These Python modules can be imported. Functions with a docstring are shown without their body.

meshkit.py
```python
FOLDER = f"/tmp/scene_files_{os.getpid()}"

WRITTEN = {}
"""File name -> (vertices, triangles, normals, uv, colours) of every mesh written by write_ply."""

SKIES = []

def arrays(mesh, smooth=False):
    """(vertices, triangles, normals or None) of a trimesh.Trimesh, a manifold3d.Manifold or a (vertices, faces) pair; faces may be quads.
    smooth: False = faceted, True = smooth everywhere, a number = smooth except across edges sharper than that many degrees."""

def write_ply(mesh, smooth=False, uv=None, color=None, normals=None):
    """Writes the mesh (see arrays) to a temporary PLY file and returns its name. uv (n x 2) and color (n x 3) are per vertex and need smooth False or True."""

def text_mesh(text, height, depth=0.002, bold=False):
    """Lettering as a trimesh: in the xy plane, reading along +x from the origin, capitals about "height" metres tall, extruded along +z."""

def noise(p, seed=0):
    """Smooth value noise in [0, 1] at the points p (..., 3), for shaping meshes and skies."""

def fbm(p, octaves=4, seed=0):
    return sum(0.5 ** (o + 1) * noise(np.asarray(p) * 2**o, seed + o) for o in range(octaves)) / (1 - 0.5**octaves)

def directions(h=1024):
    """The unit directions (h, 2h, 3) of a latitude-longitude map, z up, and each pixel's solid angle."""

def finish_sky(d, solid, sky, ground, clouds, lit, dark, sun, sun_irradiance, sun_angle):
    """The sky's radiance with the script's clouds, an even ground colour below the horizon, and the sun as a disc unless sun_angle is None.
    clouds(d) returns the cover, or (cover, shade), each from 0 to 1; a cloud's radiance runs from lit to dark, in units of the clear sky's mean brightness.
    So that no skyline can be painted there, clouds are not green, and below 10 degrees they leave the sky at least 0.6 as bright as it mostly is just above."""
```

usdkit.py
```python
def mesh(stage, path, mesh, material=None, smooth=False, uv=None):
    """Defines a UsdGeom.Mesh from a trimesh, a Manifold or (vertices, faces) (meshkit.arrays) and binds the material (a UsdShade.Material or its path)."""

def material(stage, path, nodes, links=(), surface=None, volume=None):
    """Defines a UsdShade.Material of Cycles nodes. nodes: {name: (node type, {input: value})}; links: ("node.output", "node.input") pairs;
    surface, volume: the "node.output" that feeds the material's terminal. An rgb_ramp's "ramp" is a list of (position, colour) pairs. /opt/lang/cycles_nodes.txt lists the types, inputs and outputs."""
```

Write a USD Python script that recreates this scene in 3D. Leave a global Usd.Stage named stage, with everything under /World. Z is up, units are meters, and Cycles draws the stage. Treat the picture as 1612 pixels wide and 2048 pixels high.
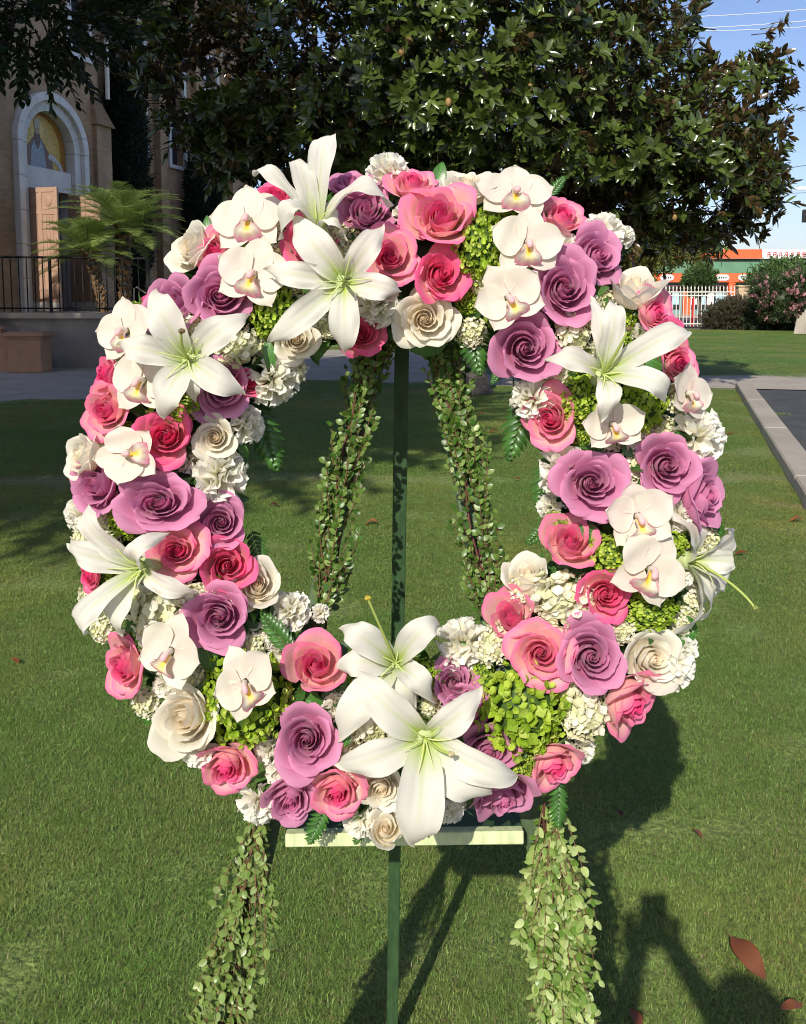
import math, random
import numpy as np, trimesh, usdkit, meshkit
from pxr import Usd, UsdGeom, UsdLux, UsdShade, Gf, Sdf, Vt

PI = math.pi
stage = Usd.Stage.CreateInMemory()
UsdGeom.SetStageUpAxis(stage, UsdGeom.Tokens.z)
UsdGeom.SetStageMetersPerUnit(stage, 1.0)
UsdGeom.Xform.Define(stage, '/World')
UsdGeom.Scope.Define(stage, '/World/Looks')
PROTO = stage.DefinePrim('/World/Prototypes', 'Scope'); PROTO.SetSpecifier(Sdf.SpecifierClass)

# ------------------------------------------------------------ camera
W_PX, H_PX, F_PX, PPX, PPY = 1612.0, 2048.0, 1900.0, 806.0, 795.0
PITCH, CAM_Z = math.radians(6.0), 1.55
EYE = np.array([0.0, 0.0, CAM_Z])
cam = UsdGeom.Camera.Define(stage, '/World/camera')
cam.CreateHorizontalApertureAttr(36.0); cam.CreateVerticalApertureAttr(36.0 * H_PX / W_PX)
cam.CreateFocalLengthAttr(36.0 * F_PX / W_PX)
cam.CreateVerticalApertureOffsetAttr((PPY - H_PX / 2) / W_PX * 36.0)
cam.CreateClippingRangeAttr(Gf.Vec2f(0.05, 5000.0))
cam.CreateExposureAttr(0.22)
cam.AddTranslateOp().Set(Gf.Vec3d(*EYE)); cam.AddRotateXOp().Set(90.0 - math.degrees(PITCH))

# ------------------------------------------------------------ sun and sky
SUN = np.array([-0.262, -0.9376, 0.640]); SUN /= np.linalg.norm(SUN)
SUN_EL, SUN_ROT = math.asin(SUN[2]), math.atan2(SUN[0], SUN[1])
sun = UsdLux.DistantLight.Define(stage, '/World/sun')
sun.CreateIntensityAttr(1.25); sun.CreateAngleAttr(0.53); sun.CreateNormalizeAttr(True); sun.CreateColorAttr(Gf.Vec3f(1.0, 0.94, 0.81))
q = trimesh.geometry.align_vectors([0, 0, 1], SUN)
sun.AddTransformOp().Set(Gf.Matrix4d(q.T.tolist()))
sky = UsdLux.DomeLight.Define(stage, '/World/sky')
sky.GetPrim().SetCustomDataByKey('kind', 'structure')
usdkit.material(stage, '/World/Looks/sky_light', {
    's': ('sky_texture', {'sky_type': 'single_scattering', 'sun_disc': False, 'sun_elevation': SUN_EL, 'sun_rotation': SUN_ROT, 'air_density': 1.0, 'aerosol_density': 1.1, 'ozone_density': 1.9}),
    'b': ('background_shader', {'strength': 0.12}), 'm': ('mix_color', {'blend_type': 'multiply', 'fac': 1.0, 'b': (0.95, 0.93, 1.08)})}, [('s.color', 'm.a'), ('m.result', 'b.color')], surface='b.background')
UsdShade.MaterialBindingAPI.Apply(sky.GetPrim()).Bind(UsdShade.Material.Get(stage, '/World/Looks/sky_light'))

# ------------------------------------------------------------ helpers
def rnd(seed): return random.Random(seed)
def unit(v):
    v = np.asarray(v, float); return v / max(np.linalg.norm(v), 1e-12)
def ray(px, py):
    x, y = (px - PPX) / F_PX, -(py - PPY) / F_PX
    c, s = math.cos(PITCH), math.sin(PITCH)
    return np.array([x, c + y * s, -s + y * c])
def at(px, py, Y):
    d = ray(px, py); return EYE + d * (Y / d[1])
def ground(px, py, z=0.0):
    d = ray(px, py); return EYE + d * ((z - CAM_Z) / d[2])

_taken = {}
def path_for(name, parent=None):
    base = ('/World' if parent is None else str(parent.GetPath())) + '/' + name
    n = _taken.get(base, -1) + 1; _taken[base] = n
    return base if n == 0 else f'{base}_{n:03d}'
def tag(p, label=None, cat=None, group=None, kind=None):
    for k, v in (('label', label), ('category', cat), ('group', group), ('kind', kind)):
        if v: p.SetCustomDataByKey(k, v)
    return p
def thing(name, label, cat, loc=(0, 0, 0), group=None, kind=None):
    x = UsdGeom.Xform.Define(stage, path_for(name))
    x.AddTranslateOp().Set(Gf.Vec3d(*map(float, loc)))
    p = x.GetPrim()
    return tag(p, label, cat, group, kind)
def normals_of(v, f):
    n = np.zeros_like(v); a, b, c = v[f[:, 0]], v[f[:, 1]], v[f[:, 2]]
    fn = np.cross(b - a, c - a)
    for k in range(3): np.add.at(n, f[:, k], fn)
    return n / np.maximum(np.linalg.norm(n, axis=1, keepdims=True), 1e-12)
def tri(F):
    F = np.asarray(F, int)
    return np.vstack([F[:, [0, 1, 2]], F[:, [0, 2, 3]]]) if F.shape[1] == 4 else F
_mats = {}
def mat(name):
    return UsdShade.Material.Get(stage, '/World/Looks/' + name)
def put(name, vf, m, parent=None, col=None, smooth=True, label=None, kind=None, origin=None):
    """One Mesh prim. vf: (vertices, faces) or a trimesh; col: per-vertex colours; smooth True / False / degrees."""
    if hasattr(vf, 'vertices'): vf = (np.asarray(vf.vertices), np.asarray(vf.faces))
    v, f = np.asarray(vf[0], float), tri(vf[1])
    if origin is not None: v = v - np.asarray(origin, float)
    n = None
    if smooth is True: n = normals_of(v, f)
    elif smooth:
        v, f, n = meshkit.arrays((v, f), smooth)
    p = path_for(name, parent)
    g = UsdGeom.Mesh.Define(stage, p)
    g.CreatePointsAttr(Vt.Vec3fArray.FromNumpy(v.astype(np.float32)))
    g.CreateFaceVertexCountsAttr(Vt.IntArray.FromNumpy(np.full(len(f), 3, np.int32)))
    g.CreateFaceVertexIndicesAttr(Vt.IntArray.FromNumpy(f.astype(np.int32).ravel()))
    g.CreateSubdivisionSchemeAttr('none')
    if n is not None:
        g.CreateNormalsAttr(Vt.Vec3fArray.FromNumpy(n.astype(np.float32))); g.SetNormalsInterpolation('vertex')
    if col is not None:
        UsdGeom.PrimvarsAPI(g).CreatePrimvar('col', Sdf.ValueTypeNames.Color3fArray, 'vertex').Set(Vt.Vec3fArray.FromNumpy(np.asarray(col, np.float32)))
    if m is not None: UsdShade.MaterialBindingAPI.Apply(g.GetPrim()).Bind(mat(m))
    return tag(g.GetPrim(), label=label, kind=kind)
def proto(name):
    p = stage.DefinePrim('/World/Prototypes/' + name, 'Xform'); return p
def mat4(cols, origin):
    m = np.eye(4); m[:3, :3] = np.array(cols).T; m[:3, 3] = origin; return m
def place(name, source, M, label, cat, group=None, parent=None):
    x = UsdGeom.Xform.Define(stage, path_for(name, parent))
    x.GetPrim().GetReferences().AddInternalReference(source.GetPath())
    x.AddTransformOp().Set(Gf.Matrix4d(np.asarray(M).T.tolist()))
    x.GetPrim().SetInstanceable(True)
    return tag(x.GetPrim(), label, cat, group)
class MB:
    """collects pieces that are one mesh of the scene"""
    def __init__(s): s.v, s.f, s.c, s.n = [], [], [], 0
    def add(s, v, f, c=None):
        v = np.asarray(v, float); f = tri(f)
        s.v.append(v); s.f.append(f + s.n); s.n += len(v)
        if c is not None: s.c.append(np.broadcast_to(np.asarray(c, float), v.shape))
        return s
    def mesh(s): return np.vstack(s.v), np.vstack(s.f)
    def put(s, name, m, parent=None, **k):
        if s.c: k.setdefault('col', np.vstack(s.c))
        return put(name, s.mesh(), m, parent, **k)
def box(cx, cy, cz, sx, sy, sz, R=None, ch=0.0):
    """chamfered box as (v, f); R: 3x3 whose columns are its axes"""
    if ch > 0:
        pts = []
        for sgn in np.ndindex(2, 2, 2):
            g = np.array(sgn) * 2 - 1
            for k in range(3):
                h = np.array([sx, sy, sz]) / 2 - ch; h[k] += ch
                pts.append(g * h)
        m = trimesh.convex.convex_hull(np.array(pts)); v, f = np.array(m.vertices), np.array(m.faces)
    else:
        m = trimesh.creation.box([sx, sy, sz]); v, f = np.array(m.vertices), np.array(m.faces)
    if R is not None: v = v @ np.asarray(R).T
    return v + [cx, cy, cz], f
def frames(P, up=(0, 0, 1)):
    P = np.asarray(P, float); T = np.gradient(P, axis=0); T /= np.maximum(np.linalg.norm(T, axis=1, keepdims=True), 1e-12)
    a = np.array(up, float)
    if abs(T[0] @ a) > .95: a = np.array([1.0, 0, 0])
    A = np.zeros_like(P); x = unit(a - T[0] * (a @ T[0]))
    for i in range(len(P)):
        x = unit(x - T[i] * (x @ T[i])); A[i] = x
    return T, A, np.cross(T, A)
def tube(P, r, k=6, caps=True):
    P = np.asarray(P, float); r = np.broadcast_to(np.asarray(r, float), (len(P),))
    T, A, B = frames(P)
    th = np.arange(k) * 2 * PI / k
    v = (P[:, None] + r[:, None, None] * (np.cos(th)[None, :, None] * A[:, None] + np.sin(th)[None, :, None] * B[:, None])).reshape(-1, 3)
    f = []
    for i in range(len(P) - 1):
        for j in range(k):
            a, b = i * k + j, i * k + (j + 1) % k
            f.append([a, b, b + k, a + k])
    f = tri(f)
    if caps:
        n = len(v); v = np.vstack([v, P[:1], P[-1:]])
        e = (len(P) - 1) * k
        f = np.vstack([f, [[n, (j + 1) % k, j] for j in range(k)], [[n + 1, e + j, e + (j + 1) % k] for j in range(k)]])
    return v, f
def bez(P, n):
    t = np.linspace(0, 1, n)[:, None]; P = [np.asarray(p, float) for p in P]
    if len(P) == 3: return (1 - t) ** 2 * P[0] + 2 * t * (1 - t) * P[1] + t * t * P[2]
    return (1 - t) ** 3 * P[0] + 3 * t * (1 - t) ** 2 * P[1] + 3 * t * t * (1 - t) * P[2] + t ** 3 * P[3]
def grid_faces(nu, nv):
    i = np.arange(nu * nv).reshape(nv, nu)
    return np.stack([i[:-1, :-1], i[:-1, 1:], i[1:, 1:], i[1:, :-1]], -1).reshape(-1, 4)
def sm(a, b, x):
    t = np.clip((np.asarray(x, float) - a) / (b - a), 0, 1); return t * t * (3 - 2 * t)
def lerp(a, b, t): return np.asarray(a, float) * (1 - t) + np.asarray(b, float) * t
def srgb(r, g, b):
    c = np.array([r, g, b]) / 255.0
    return np.where(c < .04045, c / 12.92, ((c + .055) / 1.055) ** 2.4)

def leaf_strip(L, W, bend=.15, fold=.12, nv=7, p=.8):
    v = np.linspace(0, 1, nv); w = W / 2 * np.sin(PI * (.05 + .93 * v ** .9)) ** p
    C = np.stack([0 * v, v * L, bend * L * (v - v * v * 1.6)], 1)
    V = np.stack([C + np.stack([-w, 0 * w, fold * w * 2], 1), C, C + np.stack([w, 0 * w, fold * w * 2], 1)], 1).reshape(-1, 3)
    return V, grid_faces(3, nv)

# ------------------------------------------------------------ materials
def m_simple(name, color, rough=0.6, noise=None, var=0.25, spec=0.5, metal=0.0, bump=0.0, bscale=40.0, coat=0.0):
    """principled with noise in the base colour (object space) and a little relief"""
    n = {'p': ('principled_bsdf', {'base_color': color, 'roughness': rough, 'specular_ior_level': spec, 'metallic': metal, 'coat_weight': coat}), 'g': ('geometry', {})}
    l = []
    if noise:
        lo, hi = np.array(color) * (1 - var), np.minimum(np.array(color) * (1 + var), 1)
        n['n'] = ('noise_texture', {'scale': noise, 'detail': 5.0, 'roughness': 0.6})
        n['r'] = ('rgb_ramp', {'ramp': [(0.3, tuple(lo)), (0.7, tuple(hi))]})
        l += [('g.position', 'n.vector'), ('n.fac', 'r.fac'), ('r.color', 'p.base_color')]
    if bump:
        n['bn'] = ('noise_texture', {'scale': bscale, 'detail': 4.0}); n['b'] = ('bump', {'strength': 1.0, 'distance': bump})
        l += [('g.position', 'bn.vector'), ('bn.fac', 'b.height'), ('b.normal', 'p.normal')]
    usdkit.material(stage, '/World/Looks/' + name, n, l, surface='p.BSDF')
def m_petal(name, trans=0.3, rough=0.55, spec=0.25, bump=0.0004, bscale=220.0, val=0.12, sheen=0.0, tint=None):
    """petal or leaf: colour from the mesh, thin and translucent; repeats vary a little"""
    n = {'a': ('attribute', {'attribute': 'col'}), 'o': ('object_info', {}),
         'm': ('map_range', {'from_min': 0.0, 'from_max': 1.0, 'to_min': 1.0 - val, 'to_max': 1.0 + val * .4}),
         'h': ('hsv', {'hue': 0.5, 'saturation': 1.0, 'fac': 1.0}), 'g': ('geometry', {}),
         'n': ('noise_texture', {'scale': bscale, 'detail': 3.0}), 'b': ('bump', {'strength': 0.7, 'distance': bump}),
         'p': ('principled_bsdf', {'roughness': rough, 'specular_ior_level': spec, 'sheen_weight': sheen}), 't': ('translucent_bsdf', {}),
         'x': ('mix_closure', {'fac': trans})}
    l = [('o.random', 'm.value'), ('m.result', 'h.value'), ('a.color', 'h.color'), ('h.color', 'p.base_color'), ('h.color', 't.color'),
         ('g.position', 'n.vector'), ('n.fac', 'b.height'), ('b.normal', 'p.normal'), ('p.BSDF', 'x.closure1'), ('t.BSDF', 'x.closure2')]
    if tint is not None:  # the underside has a colour of its own
        n['u'] = ('mix_color', {'blend_type': 'mix', 'b': tint})
        l = [z for z in l if z not in (('h.color', 'p.base_color'), ('h.color', 't.color'))] + [('g.backfacing', 'u.fac'), ('h.color', 'u.a'), ('u.result', 'p.base_color'), ('h.color', 't.color')]
    usdkit.material(stage, '/World/Looks/' + name, n, l, surface='x.closure')
m_petal('rose_petal', trans=0.45, rough=0.6, spec=0.2, sheen=0.15)
m_petal('white_petal', trans=0.40, rough=0.5, spec=0.22, val=0.05)
m_petal('floret', trans=0.40, rough=0.6, spec=0.2, val=0.18, bump=0.0003)
m_petal('fern_leaf', trans=0.18, rough=0.35, spec=0.5, val=0.25)
m_petal('small_leaf', trans=0.25, rough=0.38, spec=0.5, val=0.25)
m_petal('magnolia_leaf', trans=0.06, rough=0.2, spec=0.5, val=0.4, tint=(0.075, 0.05, 0.02), bump=0.002, bscale=30)
m_petal('tree_leaf', trans=0.3, rough=0.45, spec=0.4, val=0.35)
m_petal('stem', trans=0.0, rough=0.5, val=0.15)
# ============================================================ the wreath: frame of reference
TILT = math.radians(8.0)
WN = np.array([0.0, -math.cos(TILT), math.sin(TILT)]); WX = np.array([1.0, 0, 0]); WY = np.array([0.0, math.sin(TILT), math.cos(TILT)])
WC = at(790, 990, 1.335)
MPP = 0.000703          # metres per picture pixel at the wreath
RMID, HALF = 0.338, 0.128
def onplane(px, py, h):
    d = ray(px, py); return EYE + d * (((WC + WN * h - EYE) @ WN) / (d @ WN))
def ring(P):
    x, y = (P - WC) @ WX, (P - WC) @ WY
    r = math.hypot(x, y); return x, y, r, (r - RMID) / HALF
def swell(s): return 0.014 + 0.068 * math.sqrt(max(0.0, 1 - min(1.0, abs(s)) ** 2 * 0.95))
def facing(px, py, tilt=None):
    """direction a flower at this place on the ring looks: out of the ring's swelling, or TILT = (right, up) given by hand"""
    P = onplane(px, py, 0.05); x, y, r, s = ring(P)
    if tilt is None:
        a = np.clip(s, -1.1, 1.1) * math.radians(38)
        return unit(WN * math.cos(a) + (WX * x + WY * y) / r * math.sin(a))
    return unit(WN * math.sqrt(max(0.05, 1 - tilt[0] ** 2 - tilt[1] ** 2)) + WX * tilt[0] + WY * tilt[1])
def pose(px, py, A, s, dz=0.0, roll=0.0, sx=1.0, sy=1.0, lift=0.0):
    P = onplane(px, py, 0.05); h = swell(ring(P)[3]) + dz
    P = onplane(px, py, h)
    u = WY - A * (WY @ A)
    if np.linalg.norm(u) < .2: u = WN - A * (WN @ A)
    u = unit(u); x = np.cross(u, A)
    # the stretch sx, sy is along the picture's right and up, so it is applied outside the roll
    c, n = math.cos(roll), math.sin(roll)
    M = np.column_stack([x, u, A]) @ np.diag([s * sx, s * sy, s]) @ np.array([[c, -n, 0], [n, c, 0], [0, 0, 1.0]])
    T = np.eye(4); T[:3, :3] = M; T[:3, 3] = P - A * lift * s
    return T
def clock(px, py):
    P = onplane(px, py, 0.06); x, y, r, s = ring(P)
    h = (math.degrees(math.atan2(x, y)) / 30.0) % 12
    half = round(h * 2) / 2 % 12
    H = int(half) or 12
    names = ['', 'one', 'two', 'three', 'four', 'five', 'six', 'seven', 'eight', 'nine', 'ten', 'eleven', 'twelve']
    where = 'outer edge' if s > .45 else 'inner edge' if s < -.45 else 'middle'
    return (f'half past {names[H]}' if half % 1 else f"{names[H]} o'clock"), where

# ============================================================ roses
def rose_petal(R, phi, r0, L, B, beta, e0, curl, spiral, wmax, z0, nu=11, nv=12):
    u = np.linspace(-1, 1, nu)[None, :]; v = np.linspace(0, 1, nv)[:, None]
    w = B * np.minimum(1, (v / .45 + .08)) ** .75 * np.where(v > .5, np.sqrt(np.maximum(1 - ((v - .5) / .5) ** 2 * .62, 0)), 1)
    # centre line: a bowl that rises to BETA and then curls outward
    s = np.linspace(0, 1, 40)
    e = np.radians(e0) + (np.radians(beta) - np.radians(e0)) * sm(0, .5, s) - np.radians(curl) * sm(.68, 1.02, s) ** 1.3
    rr = r0 + np.concatenate([[0], np.cumsum(np.cos(e[:-1]) * L / 39)]); zz = z0 + np.concatenate([[0], np.cumsum(np.sin(e[:-1]) * L / 39)])
    edge = 1 - .16 * np.abs(u) ** 2.2 + .03 * np.exp(-(u / .22) ** 2) * (curl > 30)
    sv = np.clip(v * edge, 0, 1)
    r, z = np.interp(sv, s, rr), np.interp(sv, s, zz)
    ang = np.minimum(w / np.maximum(r, .0035), wmax) * u
    # the side edges fold back a little on the open petals
    fold = (np.abs(u) ** 3) * sm(.45, .95, v) * math.radians(curl) * .0065
    r = r + spiral * u * sm(.1, .6, v) + fold; z = z - fold * .7
    p = phi + ang
    k = R.uniform(0, 9)
    wav = .0010 * (curl / 70 + .25) * sm(.45, 1, v) * np.sin(u * 4.2 + k) + .0003 * sm(.7, 1, v) * np.sin(u * 11 + 2 * k)
    V = np.stack([(r + wav) * np.cos(p), (r + wav) * np.sin(p), z + wav * .8 + 0 * p], -1)
    return V.reshape(-1, 3), grid_faces(nu, nv), np.broadcast_to(v, (nv, nu)).ravel(), np.broadcast_to(u, (nv, nu)).ravel()
PINK_IN, PINK_TIP, PINK_PALE = srgb(238, 70, 136), srgb(246, 130, 174), srgb(248, 194, 190)
LAV_IN, LAV_TIP, LAV_BASE = srgb(202, 104, 150), srgb(218, 148, 186), srgb(212, 128, 168)
CRM_IN, CRM_TIP, CRM_BASE = srgb(246, 232, 204), srgb(238, 233, 218), srgb(240, 230, 204)
def rose_colour(kind, t, v, u):
    v = v[:, None]; u = np.abs(u)[:, None]
    if kind == 'pink':
        a = lerp(PINK_IN, PINK_TIP, sm(.1, .8, t)); b = lerp(PINK_IN * .9, PINK_PALE, sm(.3, .8, t))
        e = np.clip(sm(.62, 1.0, v) + sm(.75, 1, u) * .5, 0, 1)
        return b * (1 - e) + a * e
    if kind == 'deep':
        a = lerp(srgb(232, 54, 122), srgb(242, 104, 156), sm(.2, .9, t)); b = lerp(srgb(230, 64, 116), srgb(244, 164, 170), sm(.4, .95, t))
        e = sm(.4, .95, v); return b * (1 - e) + a * e
    if kind == 'lavender':
        a = lerp(LAV_IN, LAV_TIP, sm(.05, .7, t)); b = lerp(LAV_IN * .8, LAV_BASE, t)
        e = sm(.3, .9, v); return b * (1 - e) + a * e
    a = lerp(CRM_IN, CRM_TIP, sm(.05, .7, t)); b = lerp(CRM_IN * .95, CRM_BASE, t)
    e = sm(.2, .9, v); return b * (1 - e) + a * e
ROSE_FORM = {  # petals, last opening angle, curl of the outer petals, length scale, share of petals that stay upright
    'open': (38, 36, 66, 1.0, .68), 'full': (36, 52, 62, 1.0, .74), 'cup': (30, 64, 60, 1.04, .74), 'bud': (21, 77, 50, 1.1, .74)}
ROSE_D = {}
def rose_proto(form, kind, seed):
    R = rnd(f'{form}{seed}')
    n, b1, curl, ls, keep = ROSE_FORM[form]
    root = proto(f'rose_{form}_{kind}_{seed}')
    phi = R.uniform(0, 6); far = []
    for i in range(n):
        t = i / (n - 1); o = max(0.0, (t - keep) / (1 - keep)); k = min(1.0, t / keep)
        beta = (99 - 19 * k ** 1.3) + (b1 - 80) * o ** .8 + R.uniform(-4, 4) * k
        L = (.034 + .008 * k + .013 * o) * ls * R.uniform(.95, 1.06)
        B = .010 + .012 * k + .016 * o
        V, F, v, u = rose_petal(R, phi, .0010 + .0105 * k ** 1.15 + .002 * o, L, B, beta, 80 - 54 * k ** .9 - 14 * o, 18 * k ** 2 + (curl - 18) * o ** .6 * R.uniform(.7, 1.15), .0014 + .0026 * k, 2.7 - 1.3 * k, .002 - .005 * t)
        put('petal', (V, F), 'rose_petal', root, col=rose_colour(kind, t, v, u)); far.append(np.hypot(V[:, 0], V[:, 1]).max())
        phi += 2.399 + R.uniform(-.3, .3) if i > 5 else 2.05
    ROSE_D[form, kind, seed] = 2 * float(np.mean(sorted(far)[-4:]))
    # green sepals and the neck of the stem
    S = MB()
    for k in range(5):
        a = k * 2 * PI / 5 + .3; d = np.array([math.cos(a), math.sin(a), 0])
        P = bez([d * .004 + [0, 0, -.006], d * .018 + [0, 0, -.009], d * .034 + [0, 0, .004]], 6)
        w = np.array([.004, .0065, .006, .0045, .0025, .0003]); side = np.cross(d, [0, 0, 1])
        V = np.stack([P - side * w[:, None], P + side * w[:, None]], 1).reshape(-1, 3)
        put('sepal', (V, grid_faces(2, 6)), 'fern_leaf', root, col=np.tile([.06, .14, .03], (12, 1)))
    put('stem', tube([(0, 0, -.05), (0, 0, -.012), (0, 0, -.004), (0, 0, .002)], [.0026, .003, .007, .007], 8), 'stem', root, col=np.tile([.07, .15, .03], (4 * 8 + 2, 1)))
    return root
ROSE_LIFT = {'open': .024, 'full': .027, 'cup': .03, 'bud': .032}
_rp = {}
FLOWERS = []     # (kind words, px, py, prim) for the labels, written at the end
def rose(px, py, d, kind, form='full', tilt=None, sx=1.0, sy=1.0, dz=0.0, label=None):
    R = rnd(f'r{px}{py}'); seed = R.randint(0, 3 if form == 'full' else 2)
    key = (form, kind, seed)
    if key not in _rp: _rp[key] = rose_proto(*key)
    A = facing(px, py, tilt); s = d * MPP * 1.13 / ROSE_D[key]
    M = pose(px, py, A, s, dz, R.uniform(0, 6.28), sx, sy, ROSE_LIFT[form])
    p = place('rose', _rp[key], M, None, 'rose', {'pink': 'pink roses in the wreath', 'deep': 'pink roses in the wreath', 'lavender': 'lavender roses in the wreath', 'cream': 'cream roses in the wreath'}[kind])
    look = {'pink': 'pink', 'deep': 'deep pink', 'lavender': 'lavender', 'cream': 'cream white'}[kind]
    FLOWERS.append(dict(look=look, noun='rose bud' if form == 'bud' else 'rose', adj={'open': 'wide open', 'full': 'full', 'cup': 'cupped', 'bud': ''}[form], px=px, py=py, d=d, prim=p, label=label))
# ============================================================ the setting: ground, lawn, path, drive
def m_noise2(name, stops, scale, rough=.8, bump=.0, bscale=80., spec=.3, detail=6.0, scale2=None, stops2=None):
    n = {'g': ('geometry', {}), 'n': ('noise_texture', {'scale': scale, 'detail': detail, 'roughness': .62}), 'r': ('rgb_ramp', {'ramp': stops}), 'p': ('principled_bsdf', {'roughness': rough, 'specular_ior_level': spec})}
    l = [('g.position', 'n.vector'), ('n.fac', 'r.fac')]; out = 'r.color'
    if scale2:
        n['n2'] = ('noise_texture', {'scale': scale2, 'detail': 4.0}); n['r2'] = ('rgb_ramp', {'ramp': stops2}); n['mx'] = ('mix_color', {'blend_type': 'multiply', 'fac': 1.0})
        l += [('g.position', 'n2.vector'), ('n2.fac', 'r2.fac'), ('r.color', 'mx.a'), ('r2.color', 'mx.b')]; out = 'mx.result'
    l.append((out, 'p.base_color'))
    if bump:
        n['bn'] = ('noise_texture', {'scale': bscale, 'detail': 5.0}); n['b'] = ('bump', {'strength': .8, 'distance': bump})
        l += [('g.position', 'bn.vector'), ('bn.fac', 'b.height'), ('b.normal', 'p.normal')]
    usdkit.material(stage, '/World/Looks/' + name, n, l, surface='p.BSDF')
m_noise2('lawn_soil', [(.30, (.13, .20, .052)), (.50, (.155, .215, .062)), (.64, (.21, .19, .085)), (.75, (.26, .20, .11))], .45, bump=.02, bscale=50, scale2=26, stops2=[(.3, (.6, .6, .6)), (.7, (1.25, 1.2, 1.1))])
m_noise2('far_ground', [(.3, (.08, .09, .04)), (.7, (.14, .12, .07))], .3)
m_noise2('concrete', [(.3, (.30, .26, .21)), (.7, (.40, .36, .30))], 1.2, bump=.003, scale2=60, stops2=[(.3, (.8, .8, .8)), (.7, (1.1, 1.1, 1.1))])
m_noise2('dirty_concrete', [(.3, (.16, .15, .13)), (.7, (.30, .28, .25))], .8, bump=.004, scale2=40, stops2=[(.3, (.75, .75, .75)), (.7, (1.1, 1.1, 1.1))])
m_noise2('asphalt', [(.3, (.045, .045, .048)), (.7, (.075, .075, .075))], 2.5, bump=.006, bscale=200, scale2=160, stops2=[(.3, (.6, .6, .6)), (.7, (1.5, 1.5, 1.5))])
m_noise2('bare_earth', [(.3, (.16, .12, .08)), (.7, (.26, .20, .13))], 3, bump=.02, bscale=40)
def sheet(name, poly, z, m, thick=None, kind='structure', label=None, parent=None):
    from shapely.geometry import Polygon
    v, f = trimesh.creation.triangulate_polygon(Polygon([(p[0], p[1]) for p in poly]), engine='earcut')
    if thick:
        me = trimesh.creation.extrude_polygon(Polygon([(p[0], p[1]) for p in poly]), thick, engine='earcut'); v, f = np.array(me.vertices) + [0, 0, z - thick], np.array(me.faces)
    else:
        v = np.column_stack([v, np.full(len(v), z)])
        f = np.array([t if np.cross(v[t[1]] - v[t[0]], v[t[2]] - v[t[0]])[2] > 0 else t[::-1] for t in f])
    return put(name, (v, f), m, parent, smooth=False, kind=kind, label=label)
G = lambda x, y: ground(x, y)[:2]
K0, K1 = G(1470, 777), G(1604, 1010); kd = unit(K1 - K0); kn = np.array([-kd[1], kd[0]]); kn = kn if kn[0] > 0 else -kn      # the kerb, from the path towards the camera
KE = K0 + kd * 26
near_edge = [np.array([-60., 12.4]), G(0, 808), G(300, 792), G(520, 757), G(930, 771), K0]
far_edge = [np.array([60., 19.4]), G(1612, 748), G(1400, 751), G(1010, 748), G(900, 700), G(380, 700), G(360, 735), np.array([-60., 20.9])]
sheet('ground', [(-3000, -600), (3000, -600), (3000, 5000), (-3000, 5000)], -.03, 'far_ground')
lawn_near = [np.array([-60., -16.])] + near_edge + [KE, np.array([KE[0], -16.])]
sheet('lawn', lawn_near, 0.0, 'lawn_soil')
sheet('path', near_edge + [K0 + kn * .26, K0 + kn * 60 - kd * 2, ] + far_edge, .004, 'concrete')
fl = [np.array([60., 19.4]), G(1612, 748), G(1400, 751), G(1010, 748), G(900, 700), G(620, 700), np.array([-6., 46.5]), np.array([60., 46.5])]
sheet('far_lawn', fl, -.004, 'lawn_soil')
me = trimesh.creation.box([.26, 27, .13]); 
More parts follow.
